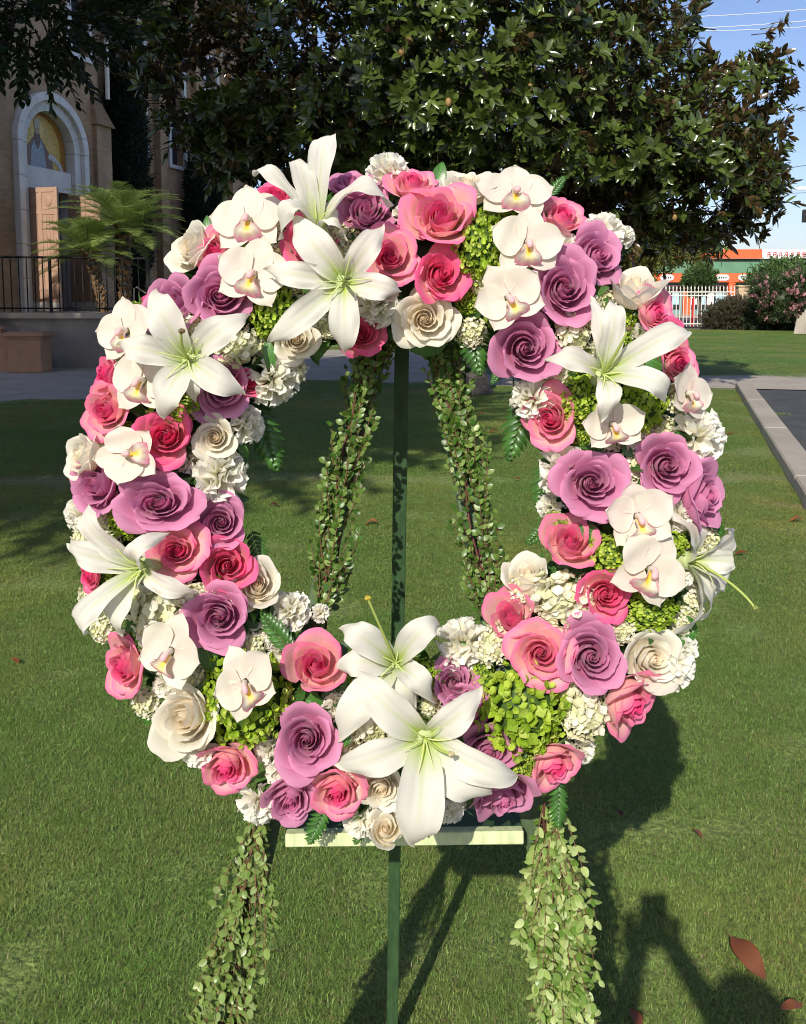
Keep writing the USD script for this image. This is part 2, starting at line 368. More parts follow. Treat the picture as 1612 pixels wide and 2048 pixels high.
for j in range(9):
    a, b = K0 + kd * (j * 3.0 + .006), K0 + kd * (j * 3.0 + 2.994); c = (a + b) / 2 + kn * .13
    put('kerb', box(c[0], c[1], .045, .25, 2.988, .15, np.column_stack([[*kn, 0], [*(-kd), 0], [0, 0, 1]]), ch=.015), 'concrete', smooth=False, kind='structure')
dr = [K0 + kn * .255, KE + kn * .255, KE + kn * 40, K0 + kn * 40]
sheet('driveway', dr, -.008, 'asphalt')
sheet('street', [(-80, 50.2), (200, 50.2), (200, 74), (-80, 74)], .0, 'asphalt')
sheet('pavement', [(-80, 74.1), (200, 74.1), (200, 80), (-80, 80)], .13, 'concrete', thick=.15)
e = G(925, 790); th = np.linspace(0, 2 * PI, 40)[:-1]; R = rnd('earth')
sheet('bare_earth', [(e[0] + .3 + math.cos(a) * R.uniform(1.1, 1.6), e[1] + .45 + math.sin(a) * R.uniform(.8, 1.1)) for a in th], .003, 'bare_earth')

# ------------------------------------------------------------ grass: blades in turf patches
usdkit.material(stage, '/World/Looks/grass_blade', {'g': ('geometry', {}), 'a': ('attribute', {'attribute': 'col'}), 'n': ('noise_texture', {'scale': .5, 'detail': 5.0, 'roughness': .65}),
    'r': ('rgb_ramp', {'ramp': [(.34, (.76, 1.0, .75)), (.50, (1.0, 1.0, 1.0)), (.62, (1.35, 1.12, 1.1)), (.72, (1.8, 1.25, 1.4))]}), 'm': ('mix_color', {'blend_type': 'multiply', 'fac': 1.0}),
    'p': ('principled_bsdf', {'roughness': .5, 'specular_ior_level': .35}), 't': ('translucent_bsdf', {}), 'x': ('mix_closure', {'fac': .36})},
    [('g.position', 'n.vector'), ('n.fac', 'r.fac'), ('a.color', 'm.a'), ('r.color', 'm.b'), ('m.result', 'p.base_color'), ('m.result', 't.color'), ('p.BSDF', 'x.closure1'), ('t.BSDF', 'x.closure2')], surface='x.closure')
def turf(seed, n, size=.5, l0=.014, l1=.034, w=.0030):
    R = np.random.default_rng(seed)
    P = np.stack([R.uniform(-size / 2, size / 2, n) + R.normal(0, size * .16, n), R.uniform(-size / 2, size / 2, n) + R.normal(0, size * .16, n), np.zeros(n)], 1)
    clump = meshkit.noise(P * 22 + seed * 7); L = (l0 + (l1 - l0) * R.random(n) ** 1.5) * (.65 + .7 * clump)
    a = R.uniform(0, 2 * PI, n); lean = R.uniform(.5, 2.0, n); d = np.stack([np.cos(a), np.sin(a), 0 * a], 1)
    s = np.stack([-np.sin(a + R.normal(0, .5, n)), np.cos(a), 0 * a], 1); W = (w * R.uniform(.6, 1.25, n))[:, None] / 2
    m = P + d * (L * .35 * lean)[:, None] + np.array([0, 0, 1]) * (L * .55)[:, None]; t = P + d * (L * lean)[:, None] + np.array([0, 0, 1]) * (L * np.maximum(.25, 1 - .45 * lean))[:, None]
    V = np.stack([P - s * W, P + s * W, m - s * W * .85, m + s * W * .85, t], 1).reshape(-1, 3)
    i = np.arange(n)[:, None] * 5
    F = np.vstack([i + [0, 1, 3], i + [0, 3, 2], i + [2, 3, 4]])
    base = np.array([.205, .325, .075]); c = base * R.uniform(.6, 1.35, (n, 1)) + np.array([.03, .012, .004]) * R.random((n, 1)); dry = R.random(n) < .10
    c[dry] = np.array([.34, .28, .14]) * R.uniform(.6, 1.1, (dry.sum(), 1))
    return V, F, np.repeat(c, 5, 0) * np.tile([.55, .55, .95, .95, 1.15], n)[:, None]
gi = UsdGeom.PointInstancer.Define(stage, '/World/grass'); tag(gi.GetPrim(), kind='stuff', label='short green lawn grass with yellowish worn patches', cat='grass')
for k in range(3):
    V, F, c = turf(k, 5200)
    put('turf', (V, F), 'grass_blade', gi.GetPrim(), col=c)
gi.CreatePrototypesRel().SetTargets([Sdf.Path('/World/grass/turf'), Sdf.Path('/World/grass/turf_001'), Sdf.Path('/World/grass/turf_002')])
from shapely.geometry import Polygon, Point
LN, LF = Polygon([tuple(p) for p in lawn_near]).buffer(-.02), Polygon([tuple(p) for p in fl]).buffer(-.2)
R = rnd('turf'); pos, rot, scl, idx = [], [], [], []
def lay(x0, x1, y0, y1, s, area, keep, zs):
    st = .5 * s
    for ix in range(int((x1 - x0) / st)):
        for iy in range(int((y1 - y0) / st)):
            x, y = x0 + (ix + .5) * st, y0 + (iy + .5) * st
            if keep(x, y) and area.contains(Point(x, y)):
                pos.append((x + R.uniform(-.15, .15) * s, y + R.uniform(-.15, .15) * s, 0)); a = R.uniform(0, 2 * PI)
                rot.append((math.cos(a / 2), 0, 0, math.sin(a / 2))); scl.append((s, s, zs)); idx.append(R.randint(0, 2))
inview = lambda m: (lambda x, y: abs(x) < .47 * y + m)
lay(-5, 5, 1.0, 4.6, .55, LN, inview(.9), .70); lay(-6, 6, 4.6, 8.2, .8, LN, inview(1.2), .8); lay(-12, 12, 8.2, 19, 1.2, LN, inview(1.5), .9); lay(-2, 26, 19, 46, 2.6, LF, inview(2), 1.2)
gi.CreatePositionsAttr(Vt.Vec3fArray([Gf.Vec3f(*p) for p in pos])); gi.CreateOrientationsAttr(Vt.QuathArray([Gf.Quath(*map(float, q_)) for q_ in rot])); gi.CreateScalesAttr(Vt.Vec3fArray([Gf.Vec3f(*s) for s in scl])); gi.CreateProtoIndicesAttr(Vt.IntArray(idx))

# fallen leaves on the lawn, each where it lies
def fallen(px, py, L, ang, c, label, curl=.5):
    R = rnd(f'fl{px}{py}'); P = ground(px, py, .028); t = thing('fallen_leaf', label, 'leaf', P, 'fallen leaves on the lawn')
    V, F = leaf_strip(L, L * .48, curl * .5, curl * .35, 10, .75); V = V - [0, L / 2, 0]
    V[:, 2] += .05 * L * np.sin(V[:, 0] / L * 20 + 1) + .006 * R.random()
    a = math.radians(ang); x = np.array([math.cos(a), math.sin(a), 0]); y = np.array([-math.sin(a), math.cos(a), 0]); z = np.array([R.uniform(-.3, .3), -.28, 1.0]); z = unit(z); y = unit(y - z * (y @ z)); x = np.cross(y, z)
    M = np.array([x, y, z]); put('blade', (V @ M, F), 'small_leaf', t, col=np.tile(np.array(c), (len(V), 1)) * np.linspace(.8, 1.2, len(V))[:, None])
    put('midrib', tube((np.array([[0, (s - .5) * L, curl * .5 * L * (s - 1.6 * s * s) + .001] for s in np.linspace(-.18, .95, 7)])) @ M, .0009, 5), 'stem', t, col=np.tile([.25, .12, .05], (37, 1)))
BR, DB, OR = srgb(122, 72, 44), srgb(84, 50, 34), srgb(158, 98, 60)
for f in [(1497, 1914, .108, 200, BR, 'large rust brown fallen leaf at the lower right of the lawn', .4), (1582, 2012, .05, 100, BR, 'small brown fallen leaf near the bottom right corner', .5), (1272, 2036, .05, 10, BR, 'brown fallen leaf at the bottom edge beside the shadow', .6),
          (742, 1044, .085, 80, OR, 'orange brown fallen leaf between the left garland and the middle leg', .8), (1482, 1106, .07, 75, BR, 'reddish brown fallen leaf right of the side-facing lily', .6), (546, 1009, .07, 80, DB, 'dark brown fallen leaf at the left of the wreath opening', .7), (1033, 958, .06, 60, BR, 'brown fallen leaf right of the right garland in the opening', .7),
          (962, 828, .10, 85, BR, 'brown fallen leaf behind the right garland, nearest the tree foot', .7), (985, 863, .10, 95, BR, 'brown fallen leaf inside the upper right of the opening', .7), (160, 1078, .09, 85, BR, 'brown fallen leaf showing between petals of the left lily', .7), (1592, 1038, .08, 88, OR, 'orange brown leaf lying beside the kerb at the right edge', .6), (1460, 868, .09, 80, BR, 'brown leaf on the lawn right of the wreath, near the kerb', .6), (1400, 968, .05, 60, BR, 'small brown leaf behind the rightmost lavender rose', .6),
          (1240, 1625, .03, 20, DB, 'tiny dark leaf lying in the wreath shadow', .4), (1395, 1665, .035, 30, BR, 'tiny brown leaf right of the wreath shadow', .5), (620, 775, .12, 70, DB, 'dark leaf on the shaded lawn left of the left garland', .6), (60, 815, .11, 80, BR, 'brown leaf in the tree shade at the left edge', .5), (30, 1320, .05, 50, BR, 'small brown leaf at the far left of the sunny lawn', .5)]:
    fallen(*f)
# ============================================================ the church
CE, CN = np.array([.262, .965, 0]), np.array([.965, -.262, 0]); CO = np.array([-8.866, 22.0, 0])
CM = np.column_stack([CE * 1.08, CN, [0, 0, 1]])           # wall coordinates (along, out, up) to the world
cw = lambda v: np.asarray(v, float) @ CM.T + CO
def m_brick(name, c1, c2, mortar):
    usdkit.material(stage, '/World/Looks/' + name, {'g': ('geometry', {}), 'd': ('vector_math', {'math_type': 'dot_product', 'vector2': tuple(CE + CN)}), 's': ('separate_xyz', {}), 'c': ('combine_xyz', {'z': 0.0}),
        'b': ('brick_texture', {'color1': c1, 'color2': c2, 'mortar': mortar, 'scale': 1.0, 'mortar_size': .008, 'mortar_smooth': .2, 'brick_width': .23, 'row_height': .078, 'bias': -.1}),
        'n': ('noise_texture', {'scale': 1.3, 'detail': 6.0}), 'r': ('rgb_ramp', {'ramp': [(.3, (.75, .72, .7)), (.7, (1.15, 1.15, 1.15))]}), 'm': ('mix_color', {'blend_type': 'multiply', 'fac': 1.0}),
        'u': ('bump', {'strength': .8, 'distance': .006, 'invert': True}), 'p': ('principled_bsdf', {'roughness': .85})},
        [('g.position', 'd.vector1'), ('d.value', 'c.x'), ('g.position', 's.vector'), ('s.z', 'c.y'), ('c.vector', 'b.vector'), ('g.position', 'n.vector'), ('n.fac', 'r.fac'), ('b.color', 'm.a'), ('r.color', 'm.b'), ('m.result', 'p.base_color'), ('b.fac', 'u.height'), ('u.normal', 'p.normal')], surface='p.BSDF')
m_brick('church_brick', (.34, .22, .12), (.27, .165, .085), (.28, .22, .15))
m_noise2('pale_stone', [(.3, (.48, .47, .44)), (.7, (.58, .57, .54))], 2.5, bump=.003)
m_noise2('door_paint', [(.3, (.31, .19, .135)), (.7, (.37, .23, .165))], 4, rough=.55)
m_simple('dark_inside', (.03, .028, .025), .9); m_simple('white_paint', (.50, .50, .48), .5, noise=8, var=.12); m_simple('black_iron', (.010, .010, .010), .65, spec=.2); m_simple('window_dark', (.02, .025, .03), .08, spec=.8)
from shapely.geometry import Polygon as SP
from shapely import affinity
def arch_poly(u0, u1, z0, zs, k=24):
    c, r = (u0 + u1) / 2, (u1 - u0) / 2
    return [(u0, z0), (u1, z0)] + [(c + r * math.cos(a), zs + r * math.sin(a)) for a in np.linspace(0, PI, k)]
def slab(poly, n0, n1):
    """a (along, up) polygon as a slab from n0 to n1 out of the wall"""
    me = trimesh.creation.extrude_polygon(poly, n1 - n0, engine='earcut'); v = np.array(me.vertices)
    return cw(np.column_stack([v[:, 0], v[:, 2] + n0, v[:, 1]])), np.array(me.faces)[:, ::-1]
def wbox(u0, u1, n0, n1, z0, z1, ch=0.0):
    v, f = box((u0 + u1) / 2, (n0 + n1) / 2, (z0 + z1) / 2, u1 - u0, n1 - n0, z1 - z0, ch=ch); return cw(v), f[:, ::-1]
ZT = 1.22
ch = thing('church', 'tan brick church with arched stone doorway and open door', 'church', (0, 0, 0))
wall = SP([(-1.25, 0), (3.27, 0), (3.27, 13), (-1.25, 13)]).difference(SP(arch_poly(.24, 2.34, ZT, 5.12))).difference(SP(arch_poly(2.2, 2.95, 7.6, 9.6)))
put('wall', slab(wall, -.4, 0), 'church_brick', ch, smooth=False)
put('wall', wbox(-1.9, -1.25, -.4, .22, 0, 13), 'church_brick', ch, smooth=False, label='brick corner pier catching the sun')
put('wall', wbox(3.05, 3.27, -3.5, -.4, 0, 13), 'church_brick', ch, smooth=False); put('wall', wbox(-1.9, 3.27, -3.7, -3.5, 0, 13), 'dark_inside', ch, smooth=False)
put('wall', wbox(-1.9, -1.7, -3.5, -.4, 0, 13), 'church_brick', ch, smooth=False)
put('ceiling', wbox(-1.7, 3.05, -3.5, -.4, 6.6, 6.8), 'dark_inside', ch, smooth=False); put('roof', wbox(-2.1, 3.5, -3.9, .4, 13, 13.2), 'pale_stone', ch, smooth=False)
v, f = wbox(3.0, 3.62, -.5, .12, 0, 6.0); v2 = v.copy(); put('buttress', (v, f), 'church_brick', ch, smooth=False)
cap = trimesh.convex.convex_hull(cw([(2.95, -.55, 6.0), (3.7, -.55, 6.0), (2.95, .2, 6.0), (3.7, .2, 6.0), (2.95, -.55, 6.9), (3.1, -.55, 6.9), (2.95, .0, 6.9), (3.1, .0, 6.9)])); put('buttress_cap', cap, 'church_brick', ch, smooth=False)
put('downpipe', tube(cw([(3.4, .2, 6.7), (3.4, .2, 13)]), .06, 10), 'white_paint', ch)
# the stone surround: jamb stones and arch stones
su = thing('doorway_surround', 'pale stone arch with lintel round the church door', 'stone arch', (0, 0, 0))
def ring_part(c, r0, r1, zs, a0, a1, n0, n1, k=5):
    a = np.linspace(a0, a1, k)
    return slab(SP([(c + r1 * math.cos(x), zs + r1 * math.sin(x)) for x in a] + [(c + r0 * math.cos(x), zs + r0 * math.sin(x)) for x in a[::-1]]), n0, n1)
for (r0, r1, n0, n1) in ((1.10, 1.29, .003, .17), (.86, 1.097, -.30, .06)):
    for k in range(9): put('arch_stone', ring_part(1.29, r0, r1, 5.12, k * PI / 9 + .003, (k + 1) * PI / 9 - .003, n0, n1), 'pale_stone', su, smooth=False)
    for s in (-1, 1):
        for k in range(5):
            z0, z1 = ZT + k * (5.12 - ZT) / 5, ZT + (k + 1) * (5.12 - ZT) / 5 - .006
            a, b = sorted((1.29 + s * r0, 1.29 + s * r1)); put('jamb_stone', wbox(a, b, n0, n1, z0, z1, .008), 'pale_stone', su, smooth=False)
put('lintel', wbox(.44, 2.14, -.34, -.05, 4.12, 4.64, .01), 'pale_stone', su, smooth=False)
for k, (a, b) in enumerate(((.44, .50), (2.08, 2.14))): put('door_jamb', wbox(a, b, -.36, -.08, ZT, 4.12), 'pale_stone', su, smooth=False)
# mosaic in the arch: a robed figure on gold
usdkit.material(stage, '/World/Looks/gold_mosaic', {'g': ('geometry', {}), 'v': ('voronoi_texture', {'scale': 40.0}), 'r': ('rgb_ramp', {'ramp': [(.0, (.36, .22, .03)), (1.0, (.62, .42, .09))]}), 'w': ('separate_color', {}), 'p': ('principled_bsdf', {'roughness': .4, 'metallic': .0})},
    [('g.position', 'v.vector'), ('v.color', 'w.color'), ('w.r', 'r.fac'), ('r.color', 'p.base_color')], surface='p.BSDF')
mo = thing('mosaic', 'gold mosaic of a robed figure in the arch over the church door', 'mosaic', (0, 0, 0))
put('gold_field', slab(SP(arch_poly(.45, 2.13, 4.641, 5.12)), -.30, -.20), 'gold_mosaic', mo, smooth=False)
def mosaic(name, pts, n, c, smoothed=True):
    m_ = 'mosaic_' + name
    if not stage.GetPrimAtPath('/World/Looks/' + m_): m_simple(m_, c, .5, noise=30, var=.5)
    p = SP(pts); p = p.buffer(.03).buffer(-.03) if smoothed else p
    put(name, slab(p, -.2, -.2 + n), m_, mo, smooth=False)
el = lambda u, z, a, b, k=24: [(u + a * math.cos(x), z + b * math.sin(x)) for x in np.linspace(0, 2 * PI, k)[:-1]]
mosaic('arch_border', [(1.29 + .84 * math.cos(x), 5.12 + .84 * math.sin(x)) for x in np.linspace(0, 1.9, 14)] + [(1.22 + .72 * math.cos(x), 5.12 + .76 * math.sin(x)) for x in np.linspace(1.9, 0, 14)] + [(1.94, 4.66), (2.12, 4.66)], .004, (.30, .13, .02), False)
mosaic('halo', el(1.10, 5.56, .25, .25), .006, (.60, .44, .12)); mosaic('robe', [(.56, 4.66), (.62, 4.98), (.86, 5.22), (1.0, 5.36), (1.24, 5.36), (1.42, 5.16), (1.62, 4.90), (1.66, 4.66)], .008, (.16, .08, .06))
mosaic('tunic', [(.84, 4.66), (.90, 5.10), (1.02, 5.32), (1.22, 5.32), (1.34, 5.10), (1.40, 4.66)], .011, (.22, .26, .30)); mosaic('beard', [(1.0, 5.46), (1.02, 5.2), (1.12, 5.08), (1.2, 5.22), (1.22, 5.46)], .014, (.10, .06, .05))
mosaic('face', el(1.11, 5.54, .075, .11), .017, (.34, .22, .15)); mosaic('headdress', [(1.02, 5.58), (1.0, 5.74), (1.11, 5.82), (1.22, 5.74), (1.2, 5.58)], .020, (.40, .34, .24))
mosaic('banner', [(1.46, 4.92), (1.54, 5.04), (1.74, 4.98), (1.96, 4.82), (2.04, 4.66), (1.92, 4.66), (1.78, 4.82), (1.58, 4.88)], .013, (.42, .42, .42))
# door leaves swung out over the terrace
def door_leaf(u, label):
    d = thing('door_leaf', label, 'door', cw((u, 0, ZT)), 'doors of the church')
    o = cw((u, 0, ZT)); P = lambda *a, **k: (lambda q_: (q_[0] - o, q_[1]))(wbox(*a, **k))
    put('panel', P(u - .025, u + .025, -.10, .80, ZT + .01, 4.09), 'door_paint', d, smooth=False)
    for n0, n1 in ((-.10, -.02), (.31, .39), (.72, .80)): put('stile', P(u - .040, u - .0255, n0, n1, ZT + .01, 4.09), 'door_paint', d, smooth=False)
    for z in (ZT + .02, ZT + .50, ZT + .95, ZT + 2.25, 3.98): 
        for n0, n1 in ((-.018, .308), (.392, .718)): put('rail', P(u - .038, u - .0255, n0, n1, z, z + .10), 'door_paint', d, smooth=False)
    for z0, z1 in ((ZT + .62, ZT + .95), (ZT + 2.35, 3.98)):
        for n in (.145, .555): put('ornament', (trimesh.creation.icosphere(2, 1.0).vertices * [.018, .09, .13] @ CM.T + cw((u - .03, n, (z0 + z1) / 2)) - o, trimesh.creation.icosphere(2, 1.0).faces), 'door_paint', d)
    for z0, z1 in ((ZT + 1.06, ZT + 2.24),):
        for n in (.06, .145, .23, .47, .555, .64): put('fluting', P(u - .034, u - .0255, n - .022, n + .022, z0, z1), 'door_paint', d, smooth=False)
    put('kick_plate', P(u - .044, u - .041, -.09, .79, ZT + .015, ZT + .22), 'pale_stone', d, smooth=False)
door_leaf(.47, 'peach panelled door leaf standing open, left of the palms'); door_leaf(2.08, 'peach door leaf half hidden behind the palm fronds')
# the nave behind, with pilasters and tall arched windows
NB, NU = -1.8, (7.8, 10.2, 12.6)
nv_ = SP([(3.27, 0), (15.5, 0), (15.5, 14), (3.27, 14)])
for uc in NU: nv_ = nv_.difference(SP(arch_poly(uc - .45, uc + .45, 6.0, 9.7)))
na = thing('church_nave', 'shaded brick side wall of the church with pilasters behind dark cypresses', 'church wall', (0, 0, 0))
put('wall', slab(nv_, NB - .4, NB), 'church_brick', na, smooth=False); put('wall', wbox(15.1, 15.5, -9, NB - .4, 0, 14), 'church_brick', na, smooth=False); put('wall', wbox(3.27, 15.1, -9.4, -9.0, 0, 14), 'church_brick', na, smooth=False)
put('roof', trimesh.convex.convex_hull(cw([(3.3, NB + .4, 14), (15.8, NB + .4, 14), (3.3, -9.6, 14), (15.8, -9.6, 14), (3.3, -5, 16), (15.8, -5, 16)])), 'pale_stone', na, smooth=False)
for u in (4.6, 6.5, 9.0, 11.4, 14.0, 15.3): put('pilaster', wbox(u - .22, u + .22, NB, NB + .25, 0, 13.6), 'church_brick', na, smooth=False)
for uc in NU:
    w = put('window', slab(SP(arch_poly(uc - .45, uc + .45, 6.0, 9.7)), NB - .3, NB - .26), 'window_dark', na, smooth=False)
    put('frame', slab(SP(arch_poly(uc - .58, uc + .58, 5.9, 9.7)).difference(SP(arch_poly(uc - .43, uc + .43, 6.02, 9.7))), NB - .02, NB + .08), 'white_paint', w, smooth=False)
    for z in (6.8, 7.6, 8.4, 9.2): put('glazing_bar', wbox(uc - .44, uc + .44, NB - .26, NB - .22, z, z + .05), 'white_paint', w, smooth=False)
    put('glazing_bar', wbox(uc - .025, uc + .025, NB - .257, NB - .215, 6.02, 10.1), 'white_paint', w, smooth=False)
w = put('window', slab(SP(arch_poly(2.2, 2.95, 7.6, 9.6)), -.3, -.26), 'window_dark', ch, smooth=False)
put('frame', slab(SP(arch_poly(2.08, 3.0, 7.5, 9.6)).difference(SP(arch_poly(2.22, 2.93, 7.62, 9.6))), -.02, .06), 'white_paint', w, smooth=False)

# ------------------------------------------------------------ terrace before the church door, railings, balustrade
tx = [(-40, 20.9), (-4.6, 20.9), (-4.0, 22.6), (-4.4, 27), (-40, 27)]
me = trimesh.creation.extrude_polygon(SP(tx), 1.10, engine='earcut')
te = thing('terrace', 'shaded concrete terrace wall under the black railing', 'terrace', (0, 0, 0))
put('wall', (np.array(me.vertices), me.faces), 'dirty_concrete', te, smooth=False)
me = trimesh.creation.extrude_polygon(SP([(-40.0, 20.80), (-4.52, 20.80), (-3.9, 22.6), (-4.3, 27), (-40, 27)]), .12, engine='earcut'); put('ledge', (np.array(me.vertices) + [0, 0, 1.10], me.faces), 'concrete', te, smooth=False)
ra = thing('railing', 'black iron railing along the terrace in front of the church door', 'railing', (0, 0, 0))
x0, x1, yr = -14.2, -5.6, 21.0
zt = lambda x: 2.44 + (x + 8.9) * -.012
put('top_rail', tube([(x0, yr, zt(x0)), (x1, yr, zt(x1))], .026, 8), 'black_iron', ra); put('bottom_rail', tube([(x0, yr, 1.33), (x1, yr, 1.31)], .018, 8), 'black_iron', ra)
x = x0
while x <= x1 + .01:
    put('baluster', box(x, yr, (1.24 + zt(x)) / 2, .022, .022, zt(x) - 1.24), 'black_iron', ra, smooth=False); x += .175
for x in (-11.9, -7.73, -5.58): put('post', box(x, yr - .03, (1.10 + zt(x)) / 2, .055, .05, zt(x) - 1.10), 'black_iron', ra, smooth=False)
hr = thing('handrail', 'low grey handrail between the palms and the wreath', 'handrail', (0, 0, 0))
put('rail', tube([at(268, 628, 21.4), at(268, 577, 21.4), at(273, 574, 21.4), at(300, 592, 21.4), at(300, 640, 21.4)], .018, 8), 'concrete', hr)
m_noise2('terracotta', [(.3, (.26, .15, .09)), (.7, (.34, .20, .12))], 5, bump=.002)
ba = thing('balustrade', 'terracotta balustrade with square openings ending in a pedestal', 'balustrade', (0, 0, 0))
bx = at(52, 700, 19.7)[0]
put('pedestal', box(bx, 19.9, .37, .70, .56, .74, ch=.02), 'terracotta', ba, smooth=False); put('cap', box(bx, 19.9, .79, .84, .70, .10, ch=.025), 'terracotta', ba, smooth=False); put('cap_moulding', box(bx, 19.9, .72, .77, .63, .05, ch=.015), 'terracotta', ba, smooth=False)
from shapely.geometry import box as sbox
side = SP([(-3.2, .0), (-.30, 0), (-.30, .78), (-1.1, 1.16), (-3.2, 1.16)])
for k in range(7): side = side.difference(sbox(-.62 - k * .34, .80 + .03 * min(k, 2), -.46 - k * .34, .90 + min(k, 2) * .09))
me = trimesh.creation.extrude_polygon(side, .22, engine='earcut'); v = np.array(me.vertices); put('panel', (np.column_stack([v[:, 0] + bx - .03, 20.05 - v[:, 2] + .2, v[:, 1]]), np.array(me.faces)), 'terracotta', ba, smooth=False)
put('coping', box(bx - 2.2, 20.1, 1.20, 2.2, .32, .08, ch=.02), 'terracotta', ba, smooth=False)

# ============================================================ trees
def sprig(seed, n, L, leafL, leafW, flat=.35, tone=None, droop=.0, nv=4):
    """a twig with leaves as one small mesh; a crown is many of these"""
    R = rnd(seed); B = MB()
    for j in range(n):
        s = (j + .5) / n; q_ = np.array([0, s * L, -droop * s * s * L])
        a = j * 2.4 + R.uniform(-.4, .4); d = unit([math.cos(a), .6 + .5 * s, math.sin(a) * flat]); nr = unit(np.array([0, -.2, 1]) + np.array([R.gauss(0, .5) for _ in range(3)])); nr = unit(nr - d * (nr @ d)); x = np.cross(d, nr)
        V, F = leaf_strip(leafL * R.uniform(.75, 1.15), leafW * R.uniform(.85, 1.15), R.uniform(-.2, .3), .15, nv, .7)
        B.add(V @ np.array([x, d, nr]) + q_, F, np.array(tone) * R.uniform(.6, 1.35))
    v, f = tube([(0, -.3 * L, 0), (0, 0, 0), (0, L * .8, -droop * .6 * L)], [.012 * L / .5, .010 * L / .5, .004], 4); B.add(v, f, [.05, .035, .02])
    return B
def whorl(seed, n=9, L=.165, W=.068, tone=(.060, .088, .016)):
    """magnolia leaves round a shoot tip"""
    R = rnd(seed); out = []
    for j in range(n):
        a = j * 2.399; el = R.uniform(.15, 1.0) * (1 - .4 * j / n) + .1
        d = unit([math.cos(a) * math.cos(el), math.sin(a) * math.cos(el), math.sin(el)]); nr = unit(np.array([0, 0, 1.0]) + np.array([R.gauss(0, .2) for _ in range(3)])); nr = unit(nr - d * (nr @ d)); x = np.cross(d, nr); x, nr = x, nr
        V, F = leaf_strip(L * R.uniform(.75, 1.1), W * R.uniform(.85, 1.1), R.uniform(-.05, .22), .16, 6, .62)
        out.append((V @ np.array([x, d, nr]) + d * .015 + [0, 0, -.02 * j / n], F, np.array(tone) * R.uniform(.65, 1.4)))
    return out
def scatter(parent, name, protos, m, P, axes, sc, seed):
    """one stuff part: many copies of a few sprigs"""
    R = np.random.default_rng(seed)
    pi = UsdGeom.PointInstancer.Define(stage, path_for(name, parent)); tag(pi.GetPrim(), kind='stuff')
    t = [Sdf.Path(str(b.put('sprig', m, pi.GetPrim()).GetPath())) for b in protos]
    pi.CreatePrototypesRel().SetTargets(t)
    n = len(P); Z = axes / np.maximum(np.linalg.norm(axes, axis=1, keepdims=True), 1e-9)   # the sprig's y axis points this way
    q_ = []
    for y in Z:
        r = R.normal(size=3); x = np.cross(y, r); x /= np.linalg.norm(x); 
        up = np.array([0, 0, 1.0]); z = up - y * (up @ y)
        if np.linalg.norm(z) > .3: z = z / np.linalg.norm(z) + R.normal(0, .5, 3); z -= y * (z @ y); z /= np.linalg.norm(z); x = np.cross(y, z)
        z = np.cross(x, y); M = np.column_stack([x, y, z])
        q_.append(trimesh.transformations.quaternion_from_matrix(np.block([[M, np.zeros((3, 1))], [np.zeros((1, 3)), np.ones((1, 1))]])))
    pi.CreatePositionsAttr(Vt.Vec3fArray.FromNumpy(P.astype(np.float32))); pi.CreateOrientationsAttr(Vt.QuathArray([Gf.Quath(*map(float, a)) for a in q_]))
    pi.CreateScalesAttr(Vt.Vec3fArray([Gf.Vec3f(s, s, s) for s in map(float, np.broadcast_to(sc, n) * R.uniform(.65, 1.3, n))])); pi.CreateProtoIndicesAttr(Vt.IntArray(R.integers(0, len(t), n).tolist()))
def blob_points(seed, lobes, n, shell=.55, gap=.36, gs=1.1):
    """points in a union of ellipsoids (centre, radii), thinned by noise so that the crown has holes and clumps"""
    R = np.random.default_rng(seed); vol = np.array([np.prod(r) ** (2 / 3) for _, r in lobes]); vol = vol / vol.sum(); P, A = [], []
    while len(P) < n:
        k = R.choice(len(lobes), p=vol); c, r = np.array(lobes[k][0], float), np.array(lobes[k][1], float)
        d = R.normal(size=3); d /= np.linalg.norm(d); s = shell + (1 - shell) * R.random() ** .6
        p = c + d * r * s
        if meshkit.noise(p * gs + seed) < gap: continue
        bump_ = .82 + .36 * meshkit.noise(d * 3.2 + 7 * k); p = c + d * r * s * bump_
        P.append(p); A.append(d / r * r.max() * .8 + np.array([0, 0, .35]))
    return np.array(P), np.array(A)
m_noise2('bark', [(.3, (.05, .042, .036)), (.7, (.13, .115, .10))], 9, bump=.02, bscale=25, scale2=40, stops2=[(.3, (.6, .6, .6)), (.7, (1.3, 1.3, 1.3))])
def trunk(parent, pts, radii, name='trunk', k=14):
    C = np.array(pts, float); t = np.linspace(0, 1, 14); s = np.linspace(0, 1, len(C))
    Q = np.stack([np.interp(t, s, C[:, j]) for j in range(3)], 1); Q[1:-1] = (Q[:-2] + 2 * Q[1:-1] + Q[2:]) / 4
    v, f = tube(Q, np.interp(t, s, radii), k); v = v + (meshkit.noise(v * 6)[:, None] - .5) * radii[0] * .25
    return put(name, (v, f), 'bark', parent)
